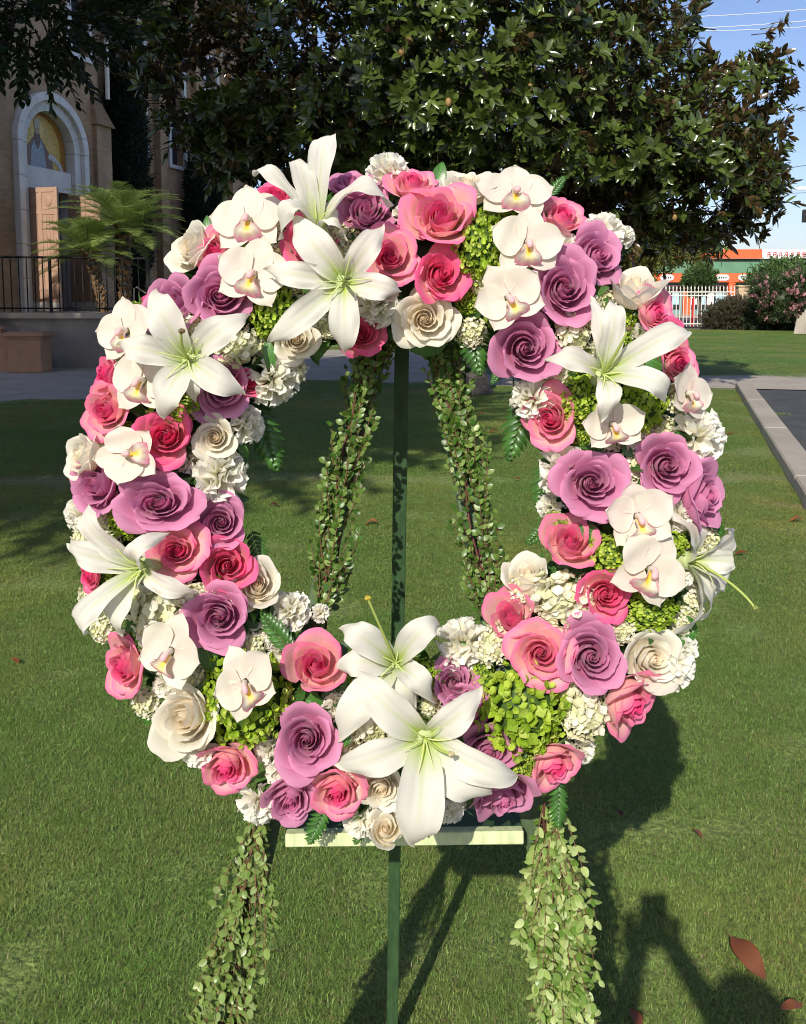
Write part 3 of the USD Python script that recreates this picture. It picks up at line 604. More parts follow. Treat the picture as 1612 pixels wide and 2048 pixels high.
# the magnolia
mg = thing('magnolia_tree', 'large dark magnolia with glossy leaves and seed cones behind the wreath', 'tree', (0, 0, 0))
g0 = np.array([*G(940, 786), 0.0]); fork = at(925, 360, 15.7)
trunk(mg, [g0 + [0, 0, -.1], g0 + [0, 0, .15], g0 + [-.06, .1, 1.2], fork], [.42, .30, .24, .23]); trunk(mg, [fork - [0, 0, .2], at(930, 220, 15.8), at(950, 60, 16), at(960, -200, 16)], [.22, .20, .15, .06])
for (x, y, d), (x2, y2, d2), r in [((915, 330, 15.7), (640, 120, 15.0), .10), ((930, 300, 15.7), (1250, 150, 15.2), .10), ((935, 380, 15.6), (1330, 330, 14.4), .09), ((915, 400, 15.6), (520, 250, 15), .08), ((930, 250, 15.8), (800, 0, 14), .08), ((935, 280, 15.8), (1150, 20, 14.5), .08), ((935, 430, 15.6), (1150, 440, 14.8), .07), ((930, 300, 15.8), (1000, 200, 18), .08)]:
    a, b = at(x, y, d), at(x2, y2, d2); trunk(mg, [a, a * .5 + b * .5 + [0, 0, .25], b], [r, r * .7, r * .3], 'limb', 8)
lobes = [((.55, 16.0, 6.8), (4.3, 4.6, 3.5)), ((.7, 15.2, 4.6), (4.0, 3.8, 2.2)), (at(1380, 390, 15.0), (1.2, 1.5, .7)), (at(1290, 330, 14.4), (2.1, 1.8, 1.0)), (at(1455, 200, 15.2), (.95, 1.3, 1.0)), (at(440, 180, 15.0), (1.25, 1.5, .95)), (at(345, 60, 15.2), (1.05, 1.4, .8)), (at(480, 300, 15.2), (.7, 1.0, .42)), (at(1050, 410, 16.4), (3.0, 2.2, 1.1)), (at(1320, 395, 15.6), (1.9, 2.0, .8)), (at(1440, 390, 15.0), (.85, 1.3, .75)), (at(700, 300, 16.5), (2.6, 2.0, 1.0)), (at(1000, 340, 17.5), (3.6, 2.0, 1.5)), (at(1455, 40, 15.2), (.8, 1.2, .9))]
P, A = blob_points(5, lobes, 10500, .45, .34, 1.0)
order = np.argsort(np.linalg.norm(P - EYE, axis=1)); near = order[:34]
pr = []
for k in range(5):
    B = MB()
    for V, F, c in whorl(f'mag{k}'): B.add(V[:, [0, 2, 1]] * [1, 1, -1], F, c)
    v, f = tube([(0, -.25, 0), (0, 0, 0)], [.008, .006], 5); B.add(v, f, [.06, .04, .025]); pr.append(B)
pr.append(sprig('mt0', 11, .34, .15, .062, .5, (.055, .085, .017), .1, 6))
for k in range(3):
    B = MB()
    for V, F, c in whorl(f'mh{k}', 5 + k, .13 + .02 * k): B.add(V[:, [0, 2, 1]] * [1, 1, -1], F, c)
    pr.append(B)
scatter(mg, 'foliage', pr, 'magnolia_leaf', np.delete(P, near, 0), np.delete(A, near, 0), 1.0, 3)
R = rnd('near leaves')
for i in near:
    y = unit(A[i]); x = unit(np.cross(y, [R.gauss(0, 1) for _ in range(3)])); z = np.cross(x, y); k = 0
    for V, F, c in whorl(f'nm{i}'): put('leaf', (V @ np.array([x, -z, y]) + P[i], F), 'magnolia_leaf', mg, col=np.tile(c, (len(V), 1)))
for i in order[40:1500:62]:
    c = P[i] + unit(A[i]) * .05; s = trimesh.creation.icosphere(2, 1.0); v = s.vertices * [.038, .038, .055] * (1 + .12 * np.sin(s.vertices[:, [2]] * 14) * np.cos(np.arctan2(s.vertices[:, [1]], s.vertices[:, [0]]) * 6))
    put('seed_cone', (v + c, s.faces), 'stem', mg, col=np.tile([.28, .17, .07], (len(v), 1)))
# the tree whose branches hang in at the top left
lt = thing('shade_tree', 'dark leafy branches hanging in at the top left corner', 'tree', (0, 0, 0))
trunk(lt, [(-8.2, 1.4, -.1), (-8.2, 1.4, .2), (-8.0, 1.6, 2.5), (-8, 2, 6), (-8, 2.2, 11)], [.5, .36, .30, .24, .08]); trunk(lt, [(-8, 1.8, 4.2), (-6, 5, 5.4), (-3.9, 8.2, 5.0)], [.18, .12, .03], 'limb', 9); trunk(lt, [(-8, 2, 5.2), (-6.4, 3, 7.4), (-5, 2, 9)], [.15, .1, .03], 'limb', 9); trunk(lt, [(-8, 2, 4.6), (-9.4, 4.6, 7), (-9, 6, 9)], [.15, .1, .03], 'limb', 9)
P, A = blob_points(9, [((-12.2, 2.5, 8.6), (3.6, 5.0, 4.8)), ((-5.7, 1.5, 7.6), (3.4, 4.6, 2.8)), ((-9.2, 2, 7.2), (3.6, 4.6, 3.0)), ((-8, 2, 8.7), (4.9, 5.0, 4.8)), ((-9, 4.6, 7.2), (3.6, 3.6, 3.2)), ((-4.2, 8.3, 5.75), (1.35, 1.5, 1.15)), (at(70, -30, 8.4), (.7, .8, .5)), (at(150, 10, 8.6), (.4, .5, .45)), ((-6.2, 5.4, 6.8), (2.4, 2.4, 1.9)), (at(30, -30, 8.2), (.9, .8, .7)), (at(50, 0, 8.0), (.8, .6, .55)), (at(120, -10, 8.2), (.45, .5, .5))], 11000, .35, .25, .8)
inside = (P[:, 1] > 4) & (np.abs(P[:, 0]) < .46 * P[:, 1] + .4) & (P[:, 2] < 1.55 + .36 * P[:, 1] + .5)
scatter(lt, 'foliage', [sprig(f'lt{k}', 15, .36, .088, .042, .4, (.016, .033, .011), .2) for k in range(3)], 'tree_leaf', P, A, np.where(inside, .95, 2.3), 4)
# cypresses: upright flecks all over a tall cone
def cypress(px, Y, w, ztop, label):
    t = thing('cypress_tree', label, 'tree', (0, 0, 0), 'cypresses against the church wall'); R = np.random.default_rng(int(px)); n = 1700; b = at(px, 600, Y); b[2] = 1.2
    s = R.random(n) ** .8; a = R.uniform(0, 2 * PI, n); r = w / 2 * np.minimum(1, np.minimum((s + .06) / .2, (1.02 - s) / .5)) ** .8 * R.uniform(.72, 1.0, n)
    P = b + np.stack([r * np.cos(a), r * np.sin(a), s * (ztop - 1.2)], 1); A = np.stack([np.cos(a) * .35, np.sin(a) * .35, np.ones(n)], 1)
    trunk(t, [b - [0, 0, .4], b + [0, 0, 2], b + [0, 0, ztop - 2]], [.14, .12, .03])
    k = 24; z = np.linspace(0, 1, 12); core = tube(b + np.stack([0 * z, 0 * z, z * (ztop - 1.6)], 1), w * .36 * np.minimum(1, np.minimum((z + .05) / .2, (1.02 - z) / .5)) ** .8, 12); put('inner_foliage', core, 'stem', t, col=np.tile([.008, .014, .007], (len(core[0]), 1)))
    scatter(t, 'foliage', [sprig(f'cy{j}', 16, .42, .14, .035, 1.0, (.012, .024, .012), 0, 3) for j in range(3)], 'tree_leaf', P, A, 1.0, int(px))
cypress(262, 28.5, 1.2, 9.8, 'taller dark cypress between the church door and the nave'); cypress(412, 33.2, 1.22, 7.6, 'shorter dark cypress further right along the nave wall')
# pygmy palms on the terrace
def palm(px, py, cx, cy, Y, L, nf, rt_, label):
    R = rnd(label); b, c = at(px, py, Y), at(cx, cy, Y); t = thing('palm', label, 'palm tree', b, 'palms in front of the church door'); c = c - b
    tr = bez([(0, 0, -.4), (0, 0, .0), c * .5 + np.array([.02, 0, 0]), c], 14); v, f = tube(tr, np.linspace(rt_ * .7, rt_ * 1.1, 14), 12); put('trunk', (v, f), 'bark', t)
    B = MB()
    for i in range(230):
        s = (i + .5) / 230; p = tr[min(13, int(2 + s * 11.9))]; a = i * 2.399; d = np.array([math.cos(a), math.sin(a), 0]); q_ = p + d * rt_ * (.75 + .4 * s) + [0, 0, R.uniform(-.05, .05)]
        v, f = box(0, 0, 0, .05, .03, .11, ch=.008); Mx = np.column_stack([np.cross(d, [0, 0, 1]), d, [0, 0, 1]]); tl = trimesh.transformations.rotation_matrix(-.55, Mx[:, 0])[:3, :3]
        B.add(v @ (tl @ Mx).T + q_, f, np.array([.20, .12, .06]) * R.uniform(.6, 1.4))
    B.put('leaf_base', 'stem', t, smooth=False, kind='stuff')
    for i in range(nf):
        a = i * 2.399 + R.uniform(-.2, .2); e = 1.42 - 1.75 * (i / nf) + R.uniform(-.1, .1); h = np.array([math.cos(a), math.sin(a), 0]); l = L * R.uniform(.85, 1.1)
        S = bez([c, c + (h * math.cos(e) + np.array([0, 0, math.sin(e)])) * l * .55, c + h * l * (.55 + .4 * math.cos(e)) + np.array([0, 0, math.sin(e) * l * .72 - .20 * l])], 26)
        fr = MB(); v, f = tube(S, np.linspace(.012, .003, 26), 4); fr.add(v, f, [.14, .17, .06])
        for j in range(3, 26):
            T = unit(S[j] - S[j - 1]); sd = unit(np.cross(T, [0, 0, 1])); n_ = np.cross(sd, T)
            for sg in (-1, 1):
                for rep in (0, .33, .67):
                    ll = .40 * math.sin(PI * min(1, .15 + .85 * (j + rep) / 26)) * R.uniform(.8, 1.1); d = unit(sd * sg + T * .75 + n_ * R.uniform(.1, .45)); p0 = S[j] - T * rep * l / 26
                    E = p0 + d * ll + np.array([0, 0, -.10 * ll]); wv = unit(np.cross(d, n_)) * .0075; m_ = (p0 + E) / 2 + n_ * .01
                    fr.add([p0 - wv * .6, p0 + wv * .6, m_ + wv, m_ - wv, E], [[0, 1, 2], [0, 2, 3], [3, 2, 4]], np.array([.30, .40, .11]) * R.uniform(.6, 1.3))
        fr.put('frond', 'tree_leaf', t)
palm(213, 628, 176, 505, 21.6, 1.45, 34, .105, 'smaller palm with a leaning scaly trunk behind the railing'); palm(250, 612, 246, 455, 22.0, 1.7, 54, .15, 'bigger bushy palm behind and right of the leaning one')

# ============================================================ the street side, far right
def bush(name, label, lobes, n, leafL, leafW, tone, m='tree_leaf', cat='shrub', group=None, seed=1, trunk_at=None, flowers=None, inner=None):
    t = thing(name, label, cat, (0, 0, 0), group); P, A = blob_points(seed, lobes, n, .6, .22, 1.2)
    scatter(t, 'foliage', [sprig(f'{name}{seed}{k}', 12, leafL * 2.6, leafL, leafW, .7, tone, .15) for k in range(2)], m, P, A, 1.0, seed)
    s = trimesh.creation.icosphere(3, 1.0)
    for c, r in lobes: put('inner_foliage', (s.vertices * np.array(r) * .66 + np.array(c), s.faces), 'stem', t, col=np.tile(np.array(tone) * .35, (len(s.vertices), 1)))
    if trunk_at is not None: trunk(t, [np.array([trunk_at[0], trunk_at[1], -.1]), np.array([trunk_at[0], trunk_at[1], .6]), np.array(lobes[0][0], float)], [.16, .12, .06], k=9)
    if flowers is not None:
        Q, A2 = blob_points(seed + 50, [(c, np.array(r) * 1.04) for c, r in lobes], flowers[0], .95, .45, 1.4); scatter(t, 'blossom', [sprig(f'fl{seed}{k}', 10, .16, .10, .08, .8, flowers[1]) for k in range(2)], 'tree_leaf', Q, A2, 1.0, seed + 7)
    return t
L3 = lambda px, py, Y, rx, rz, ry=None: (at(px, py, Y), (rx / 1900 * Y, (ry or rx) / 1900 * Y, rz / 1900 * Y))
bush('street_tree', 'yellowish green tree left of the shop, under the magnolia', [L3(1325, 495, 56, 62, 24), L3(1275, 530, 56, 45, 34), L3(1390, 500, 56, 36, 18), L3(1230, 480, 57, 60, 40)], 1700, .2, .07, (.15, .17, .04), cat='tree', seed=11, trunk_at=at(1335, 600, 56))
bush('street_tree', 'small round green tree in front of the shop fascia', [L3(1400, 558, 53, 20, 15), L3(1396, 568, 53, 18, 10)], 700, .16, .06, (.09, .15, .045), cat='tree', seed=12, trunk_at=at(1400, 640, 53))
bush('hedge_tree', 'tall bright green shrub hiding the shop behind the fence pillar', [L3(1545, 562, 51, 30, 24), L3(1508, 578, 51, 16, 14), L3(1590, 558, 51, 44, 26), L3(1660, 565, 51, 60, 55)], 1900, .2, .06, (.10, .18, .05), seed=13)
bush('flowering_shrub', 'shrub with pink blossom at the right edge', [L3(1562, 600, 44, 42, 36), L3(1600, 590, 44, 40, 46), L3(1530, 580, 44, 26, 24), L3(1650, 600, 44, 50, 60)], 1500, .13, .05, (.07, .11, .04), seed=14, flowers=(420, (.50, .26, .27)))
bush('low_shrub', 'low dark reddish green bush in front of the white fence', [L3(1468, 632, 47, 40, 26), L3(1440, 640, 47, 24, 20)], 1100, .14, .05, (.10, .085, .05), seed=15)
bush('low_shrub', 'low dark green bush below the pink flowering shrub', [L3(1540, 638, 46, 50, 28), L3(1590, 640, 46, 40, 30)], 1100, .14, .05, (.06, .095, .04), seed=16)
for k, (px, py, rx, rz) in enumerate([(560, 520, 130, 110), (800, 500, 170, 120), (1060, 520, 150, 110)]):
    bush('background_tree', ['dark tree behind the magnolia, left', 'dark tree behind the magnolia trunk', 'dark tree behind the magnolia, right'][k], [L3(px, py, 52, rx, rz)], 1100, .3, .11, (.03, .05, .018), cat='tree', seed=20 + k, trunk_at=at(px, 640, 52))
m_noise2('fence_white', [(.3, (.55, .52, .47)), (.7, (.66, .63, .58))], 3)
def fence(x0, x1, label):
    t = thing('fence', label, 'fence', (0, 0, 0), 'white fence along the street'); Y = 49.0; x = x0
    while x < x1:
        v, f = box(x, Y, 1.03, .035, .035, 1.9); put('picket', (v, f), 'fence_white', t, smooth=False)
        put('spike', tube([(x, Y, 1.98), (x, Y, 2.03), (x, Y, 2.16)], [.02, .045, .004], 6), 'fence_white', t); x += .185
    for z in (.22, 1.66, 1.84): put('rail', box((x0 + x1) / 2, Y - .03, z, x1 - x0, .03, .06), 'fence_white', t, smooth=False)
fence(7.0, 17.0, 'white spiked fence left of the stone pillar'); fence(17.75, 23.5, 'white spiked fence right of the stone pillar')
m_simple('tan_block', (.46, .35, .22), .85, noise=6, var=.25, bump=.01, bscale=20)
pi_ = thing('fence_pillar', 'tan block pillar of the white fence', 'pillar', (17.38, 49, 0))
for k in range(9): put('block', box(0, 0, .11 + k * .23, .52, .52, .222, ch=.012), 'tan_block', pi_, smooth=False)
put('cap', box(0, 0, 2.13, .62, .62, .12, ch=.04), 'tan_block', pi_, smooth=False)
m_simple('orange_red', (.75, .11, .03), .6, noise=1, var=.12); m_simple('roof_green', (.09, .20, .12), .7, noise=.6, var=.15); m_simple('shop_teal', (.16, .30, .30), .6, noise=.8, var=.15); m_simple('sign_white', (.78, .77, .76), .5); m_simple('sign_red', (.62, .12, .14), .5); m_simple('poster_blue', (.30, .52, .62), .4, noise=.9, var=.4); m_simple('red_paint', (.55, .03, .03), .35)
sx = lambda px: (px - 806) / 1900 * 80.0; sz = lambda py: CAM_Z + (595.3 - py) / 1900 * 80.0
def sb(x0, x1, y0, y1, z0, z1): return box((x0 + x1) / 2, (y0 + y1) / 2, (z0 + z1) / 2, x1 - x0, y1 - y0, z1 - z0)
sh = thing('shop', 'orange red and green shop across the street', 'shop', (0, 0, 0))
XA, XB = sx(1190), sx(1760)
put('wall', sb(XA, XB, 80.6, 92, 0, sz(548)), 'shop_teal', sh, smooth=False); put('upper_band', sb(XA, sx(1517), 80.0, 80.55, sz(518), sz(500)), 'orange_red', sh, smooth=False)
me = trimesh.convex.convex_hull(np.array([(XA, 79.6, sz(547)), (XB, 79.6, sz(547)), (XA, 80.6, sz(518.3)), (XB, 80.6, sz(518.3)), (XA, 92, sz(547)), (XB, 92, sz(547)), (XA, 92, sz(518.3)), (XB, 92, sz(518.3))])); put('roof', me, 'roof_green', sh, smooth=False)
put('fascia', sb(XA, XB, 79.3, 79.58, sz(565), sz(547.4)), 'orange_red', sh, smooth=False)
for px in (1192, 1282, 1368, 1455, 1545, 1640): put('column', sb(sx(px - 6.5), sx(px + 6.5), 79.35, 80.0, .13, sz(565.2)), 'orange_red', sh, smooth=False)
for a, b in ((1200, 1274), (1290, 1360), (1377, 1447), (1464, 1536), (1555, 1630)):
    w = put('window', sb(sx(a), sx(b), 80.5, 80.59, .6, sz(572)), 'window_dark', sh, smooth=False); put('frame', sb(sx(a), sx(b), 80.44, 80.49, sz(572.5), sz(571)), 'sign_white', w, smooth=False)
    for k in range(4): put('poster', sb(sx(a + 3 + k * 17), sx(a + 17 + k * 17), 80.44, 80.48, sz(609) + .0, sz(586)), 'poster_blue' if k % 2 else 'sign_white', w, smooth=False)
sg = thing('shop_sign', 'long white shop sign with red characters above the green roof', 'sign', (0, 0, 0)); put('board', sb(sx(1517.5), sx(1640), 80.0, 80.3, sz(518), sz(500)), 'sign_white', sg, smooth=False)
R = rnd('glyph')
for k in range(9):   # characters too small to read in the photograph: strokes of their size and colour
    x = sx(1527 + k * 11.5); B = MB()
    for (a, b, c, d) in [(0, 7, R.uniform(1, 3), 1.2), (R.uniform(2, 4), 1.2, 1, 11), (0, 7, R.uniform(5, 7), 1.0), (R.uniform(0, 2), 1.1, 4, 7), (R.uniform(4, 6), 1.1, 3, 8)]:
        v, f = sb(x + a * .042, x + (a + b) * .042, 79.96, 80.0, sz(515) + (11 - c - d) * .042, sz(515) + (11 - c) * .042); B.add(v, f)
    B.put('character', 'sign_red', sg, smooth=False)
for px, lab in ((1325, 'left oval white sign on the orange shop fascia'), (1434, 'middle oval white sign on the orange shop fascia'), (1478, 'oval white sign on the fascia beside the tall green shrub')):
    o = thing('oval_sign', lab, 'sign', (sx(px), 79.2, sz(556))); me = trimesh.creation.extrude_polygon(SP([(-.26, 0), (.26, 0)] + [(0, .001)]).buffer(.24), .06, engine='earcut'); v = np.array(me.vertices); put('board', (np.column_stack([v[:, 0] * 1.1, v[:, 2], v[:, 1]]), np.array(me.faces)[:, ::-1]), 'sign_white', o, smooth=False)
    for k in range(4): put('character', box(-.27 + k * .18, -.012, 0, .11, .02, .16), 'window_dark', o, smooth=False)
rp = thing('bollard', 'thin red post behind the white fence', 'post', (*at(1386, 640, 51.5)[:2], 0)); put('shaft', tube([(0, 0, 0), (0, 0, 1.5)], .09, 10), 'red_paint', rp); put('cap', tube([(0, 0, 1.5), (0, 0, 1.56)], [.10, .04], 10), 'red_paint', rp)
pc = thing('parked_car', 'red car half hidden behind the fence right of the pillar', 'car', (at(1510, 605, 58)[0], 58, 0))
prof = SP([(-2.0, .35), (-2.05, .75), (-1.9, .95), (-1.1, 1.02), (-.6, 1.45), (.7, 1.47), (1.35, 1.02), (1.95, .92), (2.05, .6), (2.0, .35)]); me = trimesh.creation.extrude_polygon(prof.buffer(.06).buffer(-.06), 1.7, engine='earcut'); v = np.array(me.vertices); put('body', (np.column_stack([v[:, 0], v[:, 2] - .85, v[:, 1]]), np.array(me.faces)[:, ::-1]), 'red_paint', pc, smooth=25)
me = trimesh.creation.extrude_polygon(SP([(-.95, 1.04), (-.55, 1.38), (.62, 1.40), (1.1, 1.04)]), .02, engine='earcut'); v = np.array(me.vertices); put('side_window', (np.column_stack([v[:, 0], v[:, 2] - .875, v[:, 1]]), np.array(me.faces)[:, ::-1]), 'window_dark', pc, smooth=False)
for x in (-1.3, 1.3):
    w = put('wheel', tube([(x, -.90, .32), (x, -.70, .32)], .32, 20), 'black_iron', pc); put('rim', tube([(x, -.915, .32), (x, -.895, .32)], .19, 16), 'sign_white', w)
sbd = thing('slatted_board', 'grey slatted board with a curved edge leaning by the pink shrub', 'board', (at(1603, 660, 40)[0], 40, 0))
for k in range(6): put('slat', box(-.22 + k * .115, .02 * k, .36 + .06 * k, .10, .05, .66 + .12 * min(k, 4), np.array(trimesh.transformations.rotation_matrix(.18 - .03 * k, [0, 1, 0])[:3, :3])), 'concrete', sbd, smooth=False)
put('back_rail', box(.08, .10, .5, .6, .04, .08), 'fence_white', sbd, smooth=False)
# overhead wires, pole and signals
m_simple('pole_wood', (.30, .20, .10), .8, noise=5, var=.3); m_simple('wire_pale', (.62, .64, .68), .5); m_simple('signal_black', (.015, .016, .018), .5); m_simple('lens_dark', (.05, .02, .02), .2)
up_ = thing('utility_pole', 'wooden utility pole glimpsed through gaps in the magnolia', 'pole', (*at(1283, 600, 60)[:2], 0)); put('shaft', tube([(0, 0, 0), (0, 0, 14.2)], [.19, .13], 12), 'pole_wood', up_); put('crossarm', box(0, -.2, 13.6, 2.4, .12, .14), 'pole_wood', up_, smooth=False)
for x in (-1.1, -.4, .4, 1.1): put('insulator', tube([(x, -.2, 13.67), (x, -.2, 13.85)], [.06, .03], 8), 'sign_white', up_)
for k, (y0, y1, m_, r, lab) in enumerate([(28, 19, 'wire_pale', .022, 'topmost of the three pale overhead wires'), (51, 42, 'wire_pale', .022, 'middle of the three pale overhead wires'), (60, 54, 'wire_pale', .022, 'lowest of the three pale overhead wires'), (347, 331, 'signal_black', .018, 'single dark overhead wire halfway down the sky'), (376, 376, 'wire_pale', .014, 'wire that carries the white box'), (388, 386, 'signal_black', .014, 'lowest dark wire, just under the white box')]):
    a, b = at(1500, y0, 62), at(1612, y1, 62); d = b - a; t = thing('overhead_wire', lab, 'wire', (0, 0, 0), 'overhead wires above the street')
    put('cable', tube(np.array([a + d * s + np.array([0, 0, .05 * (s - .5) ** 2]) for s in np.linspace(-3.2, 4.5, 24)]), r, 6), m_, t)
jb = thing('cable_box', 'white box hanging on the overhead wire at the right edge', 'cable box', at(1602, 377, 62)); put('case', box(0, 0, 0, .62, .2, .2, ch=.03), 'sign_white', jb, smooth=False); put('hanger', box(-.2, 0, .13, .04, .04, .1), 'signal_black', jb, smooth=False)
ts = thing('traffic_light', 'black traffic light at the right edge against the sky', 'traffic light', at(1612, 432, 50)); put('case', box(0, 0, 0, .34, .26, .66, ch=.03), 'signal_black', ts, smooth=False)
for k in range(3): put('lens', tube([(0, -.17, .2 - k * .2), (0, -.13, .2 - k * .2)], .07, 14), 'lens_dark', ts); put('visor', tube([(0, -.30, .2 - k * .2), (0, -.13, .2 - k * .2)], [.095, .09], 14, caps=False), 'signal_black', ts)
put('mast', tube([(.2, .1, -5.6), (.2, .1, .6)], .08, 10), 'signal_black', ts)
# ============================================================ the easel
def wood(name, c, var=.25):
    usdkit.material(stage, '/World/Looks/' + name, {'g': ('texture_coordinate', {}), 'm': ('mapping', {'scale': (60.0, 60.0, 3.0)}), 'n': ('noise_texture', {'scale': 2.0, 'detail': 5.0}),
        'r': ('rgb_ramp', {'ramp': [(.3, tuple(np.array(c) * (1 - var))), (.7, tuple(np.array(c) * (1 + var * .5)))]}), 'b': ('bump', {'strength': .6, 'distance': .0012}), 'p': ('principled_bsdf', {'roughness': .55})},
        [('g.object', 'm.vector'), ('m.vector', 'n.vector'), ('n.fac', 'r.fac'), ('r.color', 'p.base_color'), ('n.fac', 'b.height'), ('b.normal', 'p.normal')], surface='p.BSDF')
wood('easel_pale', (.50, .56, .31)); wood('easel_dark', (.035, .08, .03), .35); wood('easel_shaded', (.06, .10, .045), .35)  # front leg wood is pale green, its colour darkened for the garlands' shade
def bar(a, b, w, t, face):
    """a planed bar from a to b, w wide, t thick, its broad side turned to FACE; long axis is the object's z, so the grain runs along it"""
    a, b = np.asarray(a, float), np.asarray(b, float); z = unit(b - a); n = unit(face - z * (face @ z)); x = np.cross(n, z)
    return box(*((a + b) / 2), w, t, np.linalg.norm(b - a), np.column_stack([x, -n, z]), ch=.0015)
PL = lambda px, py: onplane(px, py, -.075)
def to_ground(a, b):
    return a + (b - a) * (a[2] / (a[2] - b[2]))
apex_l, apex_r = PL(763, 610), PL(858, 610)
foot_l, foot_r = to_ground(apex_l, PL(628, 1240)), to_ground(apex_r, PL(984, 1240))
ez = thing('easel', 'green wooden easel that carries the flower wreath on the lawn', 'easel', (0, 0, 0))
put('leg', bar(apex_l, foot_l, .030, .018, WN), 'easel_shaded', ez, smooth=False); put('leg', bar(apex_r, foot_r, .034, .018, WN), 'easel_shaded', ez, smooth=False)
rt = onplane(805, 600, -.10); rf = ground(784, 2090)
put('rear_leg', bar(rt, rf, .023, .02, WN), 'easel_dark', ez, smooth=False, label='dark green middle leg running down behind the wreath')
cl, cr = onplane(572, 1676, -.035), onplane(1046, 1670, -.035)
put('crossbar', bar(cl, cr, .019, .020, WN), 'easel_pale', ez, smooth=False, label='pale green crossbar under the wreath')
put('shelf', bar(onplane(575, 1652, -.10), onplane(1043, 1646, -.10), .010, .09, WN), 'easel_dark', ez, smooth=False)
put('top_rail', bar(PL(740, 640) - WN * .012, PL(876, 640) - WN * .012, .03, .012, WN), 'easel_pale', ez, smooth=False)
put('hinge', box(*(rt + WN * .012), .05, .01, .03, np.column_stack([WX, WN, WY]), ch=.001), 'easel_dark', ez, smooth=False)

# ============================================================ leafy garlands wound down the easel's legs
def garland(name, pts, label, up, seed, nt, width, palette, leaf, tl, h0=-.045):
    R = rnd(seed)
    P = np.array([onplane(x, y, h0) for x, y in pts]); n = len(P)
    tt = np.linspace(0, 1, 40); C = np.stack([np.interp(tt, np.linspace(0, 1, n), P[:, k]) for k in range(3)], 1)
    for _ in range(6): C[1:-1] = (C[:-2] + C[1:-1] * 2 + C[2:]) / 4
    t = thing(name, label, 'garland', C[0], 'leafy garlands on the easel')
    C = C - C[0]
    for k in range(3):   # the woody stems
        w = np.array([[math.sin(s * 9 + k * 2.1) * .010, math.cos(s * 7 + k * 2.1) * .010, math.sin(s * 5 + k) * .006] for s in tt])
        put('stem', tube(C + w, .0019, 6), 'stem', t, col=np.tile([.10, .035, .03], (242, 1)))
    leaves, tw = [], MB()
    for i in range(nt):
        s = R.random(); k = int(s * 38); T = unit(C[k + 1] - C[k])
        if not up: pass
        side = R.uniform(-1, 1)
        d = unit(T * R.uniform(.9, 1.2) + WX * side * .26 + WN * R.uniform(-.15, .35))
        L = R.uniform(.6, 1.2) * tl
        p0 = C[k] + WX * side * width * .25 + WN * R.uniform(-.01, .02)
        Q = bez([p0, p0 + d * L * .5 + WX * side * width * .2, p0 + (d + T * .5) / 1.4 * L + WX * side * width * .35], 12)
        v, f = tube(Q, np.linspace(.0011, .0005, 12), 4); tw.add(v, f, [.14, .07, .04])
        nl = int(L / .0047)
        for j in range(nl):
            a = (j + .6) / nl; q_ = Q[min(11, int(a * 11.99))]; Td = unit(Q[min(11, int(a * 11) + 1)] - Q[max(0, int(a * 11) - 1)])
            rad = unit(np.cross(Td, [R.gauss(0, 1), R.gauss(0, 1), R.gauss(0, 1)]))
            y = unit(Td * R.uniform(.5, 1.0) + rad * R.uniform(.6, 1.1)); nr = unit(np.cross(np.cross(y, Td), y) * .6 + WN * 1.1 + np.array([R.gauss(0, .3) for _ in range(3)])); nr = unit(nr - y * (nr @ y)); x = np.cross(y, nr)
            l = leaf * R.uniform(.7, 1.15)
            V, F = leaf_strip(l, l * R.uniform(.66, .82), R.uniform(-.1, .3), .10, 7, .55)
            leaves.append((V @ np.array([x, y, nr]) + q_, F, lerp(palette[R.randint(0, len(palette) - 1)], palette[R.randint(0, len(palette) - 1)], R.random())))
    tw.put('twig', 'stem', t, kind='stuff')
    leaves.sort(key=lambda z: -(z[0].mean(0) @ WN)); B = MB()
    for i, (V, F, c) in enumerate(leaves):
        if i < 300: put('leaf', (V, F), 'small_leaf', t, col=np.tile(c, (len(V), 1)))
        else: B.add(V, F, c)
    if B.n: B.put('leaf_mass', 'small_leaf', t, kind='stuff')
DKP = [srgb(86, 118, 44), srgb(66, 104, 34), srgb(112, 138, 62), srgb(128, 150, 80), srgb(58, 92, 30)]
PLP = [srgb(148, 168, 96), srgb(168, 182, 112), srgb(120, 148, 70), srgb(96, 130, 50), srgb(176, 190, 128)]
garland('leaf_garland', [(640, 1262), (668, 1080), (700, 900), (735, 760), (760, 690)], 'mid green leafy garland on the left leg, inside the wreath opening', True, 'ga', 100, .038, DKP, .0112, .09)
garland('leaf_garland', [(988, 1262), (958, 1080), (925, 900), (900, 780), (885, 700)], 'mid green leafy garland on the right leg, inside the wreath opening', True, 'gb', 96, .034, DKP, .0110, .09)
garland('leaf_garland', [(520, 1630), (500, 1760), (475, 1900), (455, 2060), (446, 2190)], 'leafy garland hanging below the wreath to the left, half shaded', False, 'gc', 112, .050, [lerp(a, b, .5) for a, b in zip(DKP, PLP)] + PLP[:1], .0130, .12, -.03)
garland('leaf_garland', [(1100, 1610), (1104, 1760), (1118, 1900), (1130, 2060), (1136, 2190)], 'pale leafy garland hanging below the wreath to the right, sunlit', False, 'gd', 136, .060, PLP, .0142, .125, -.03)

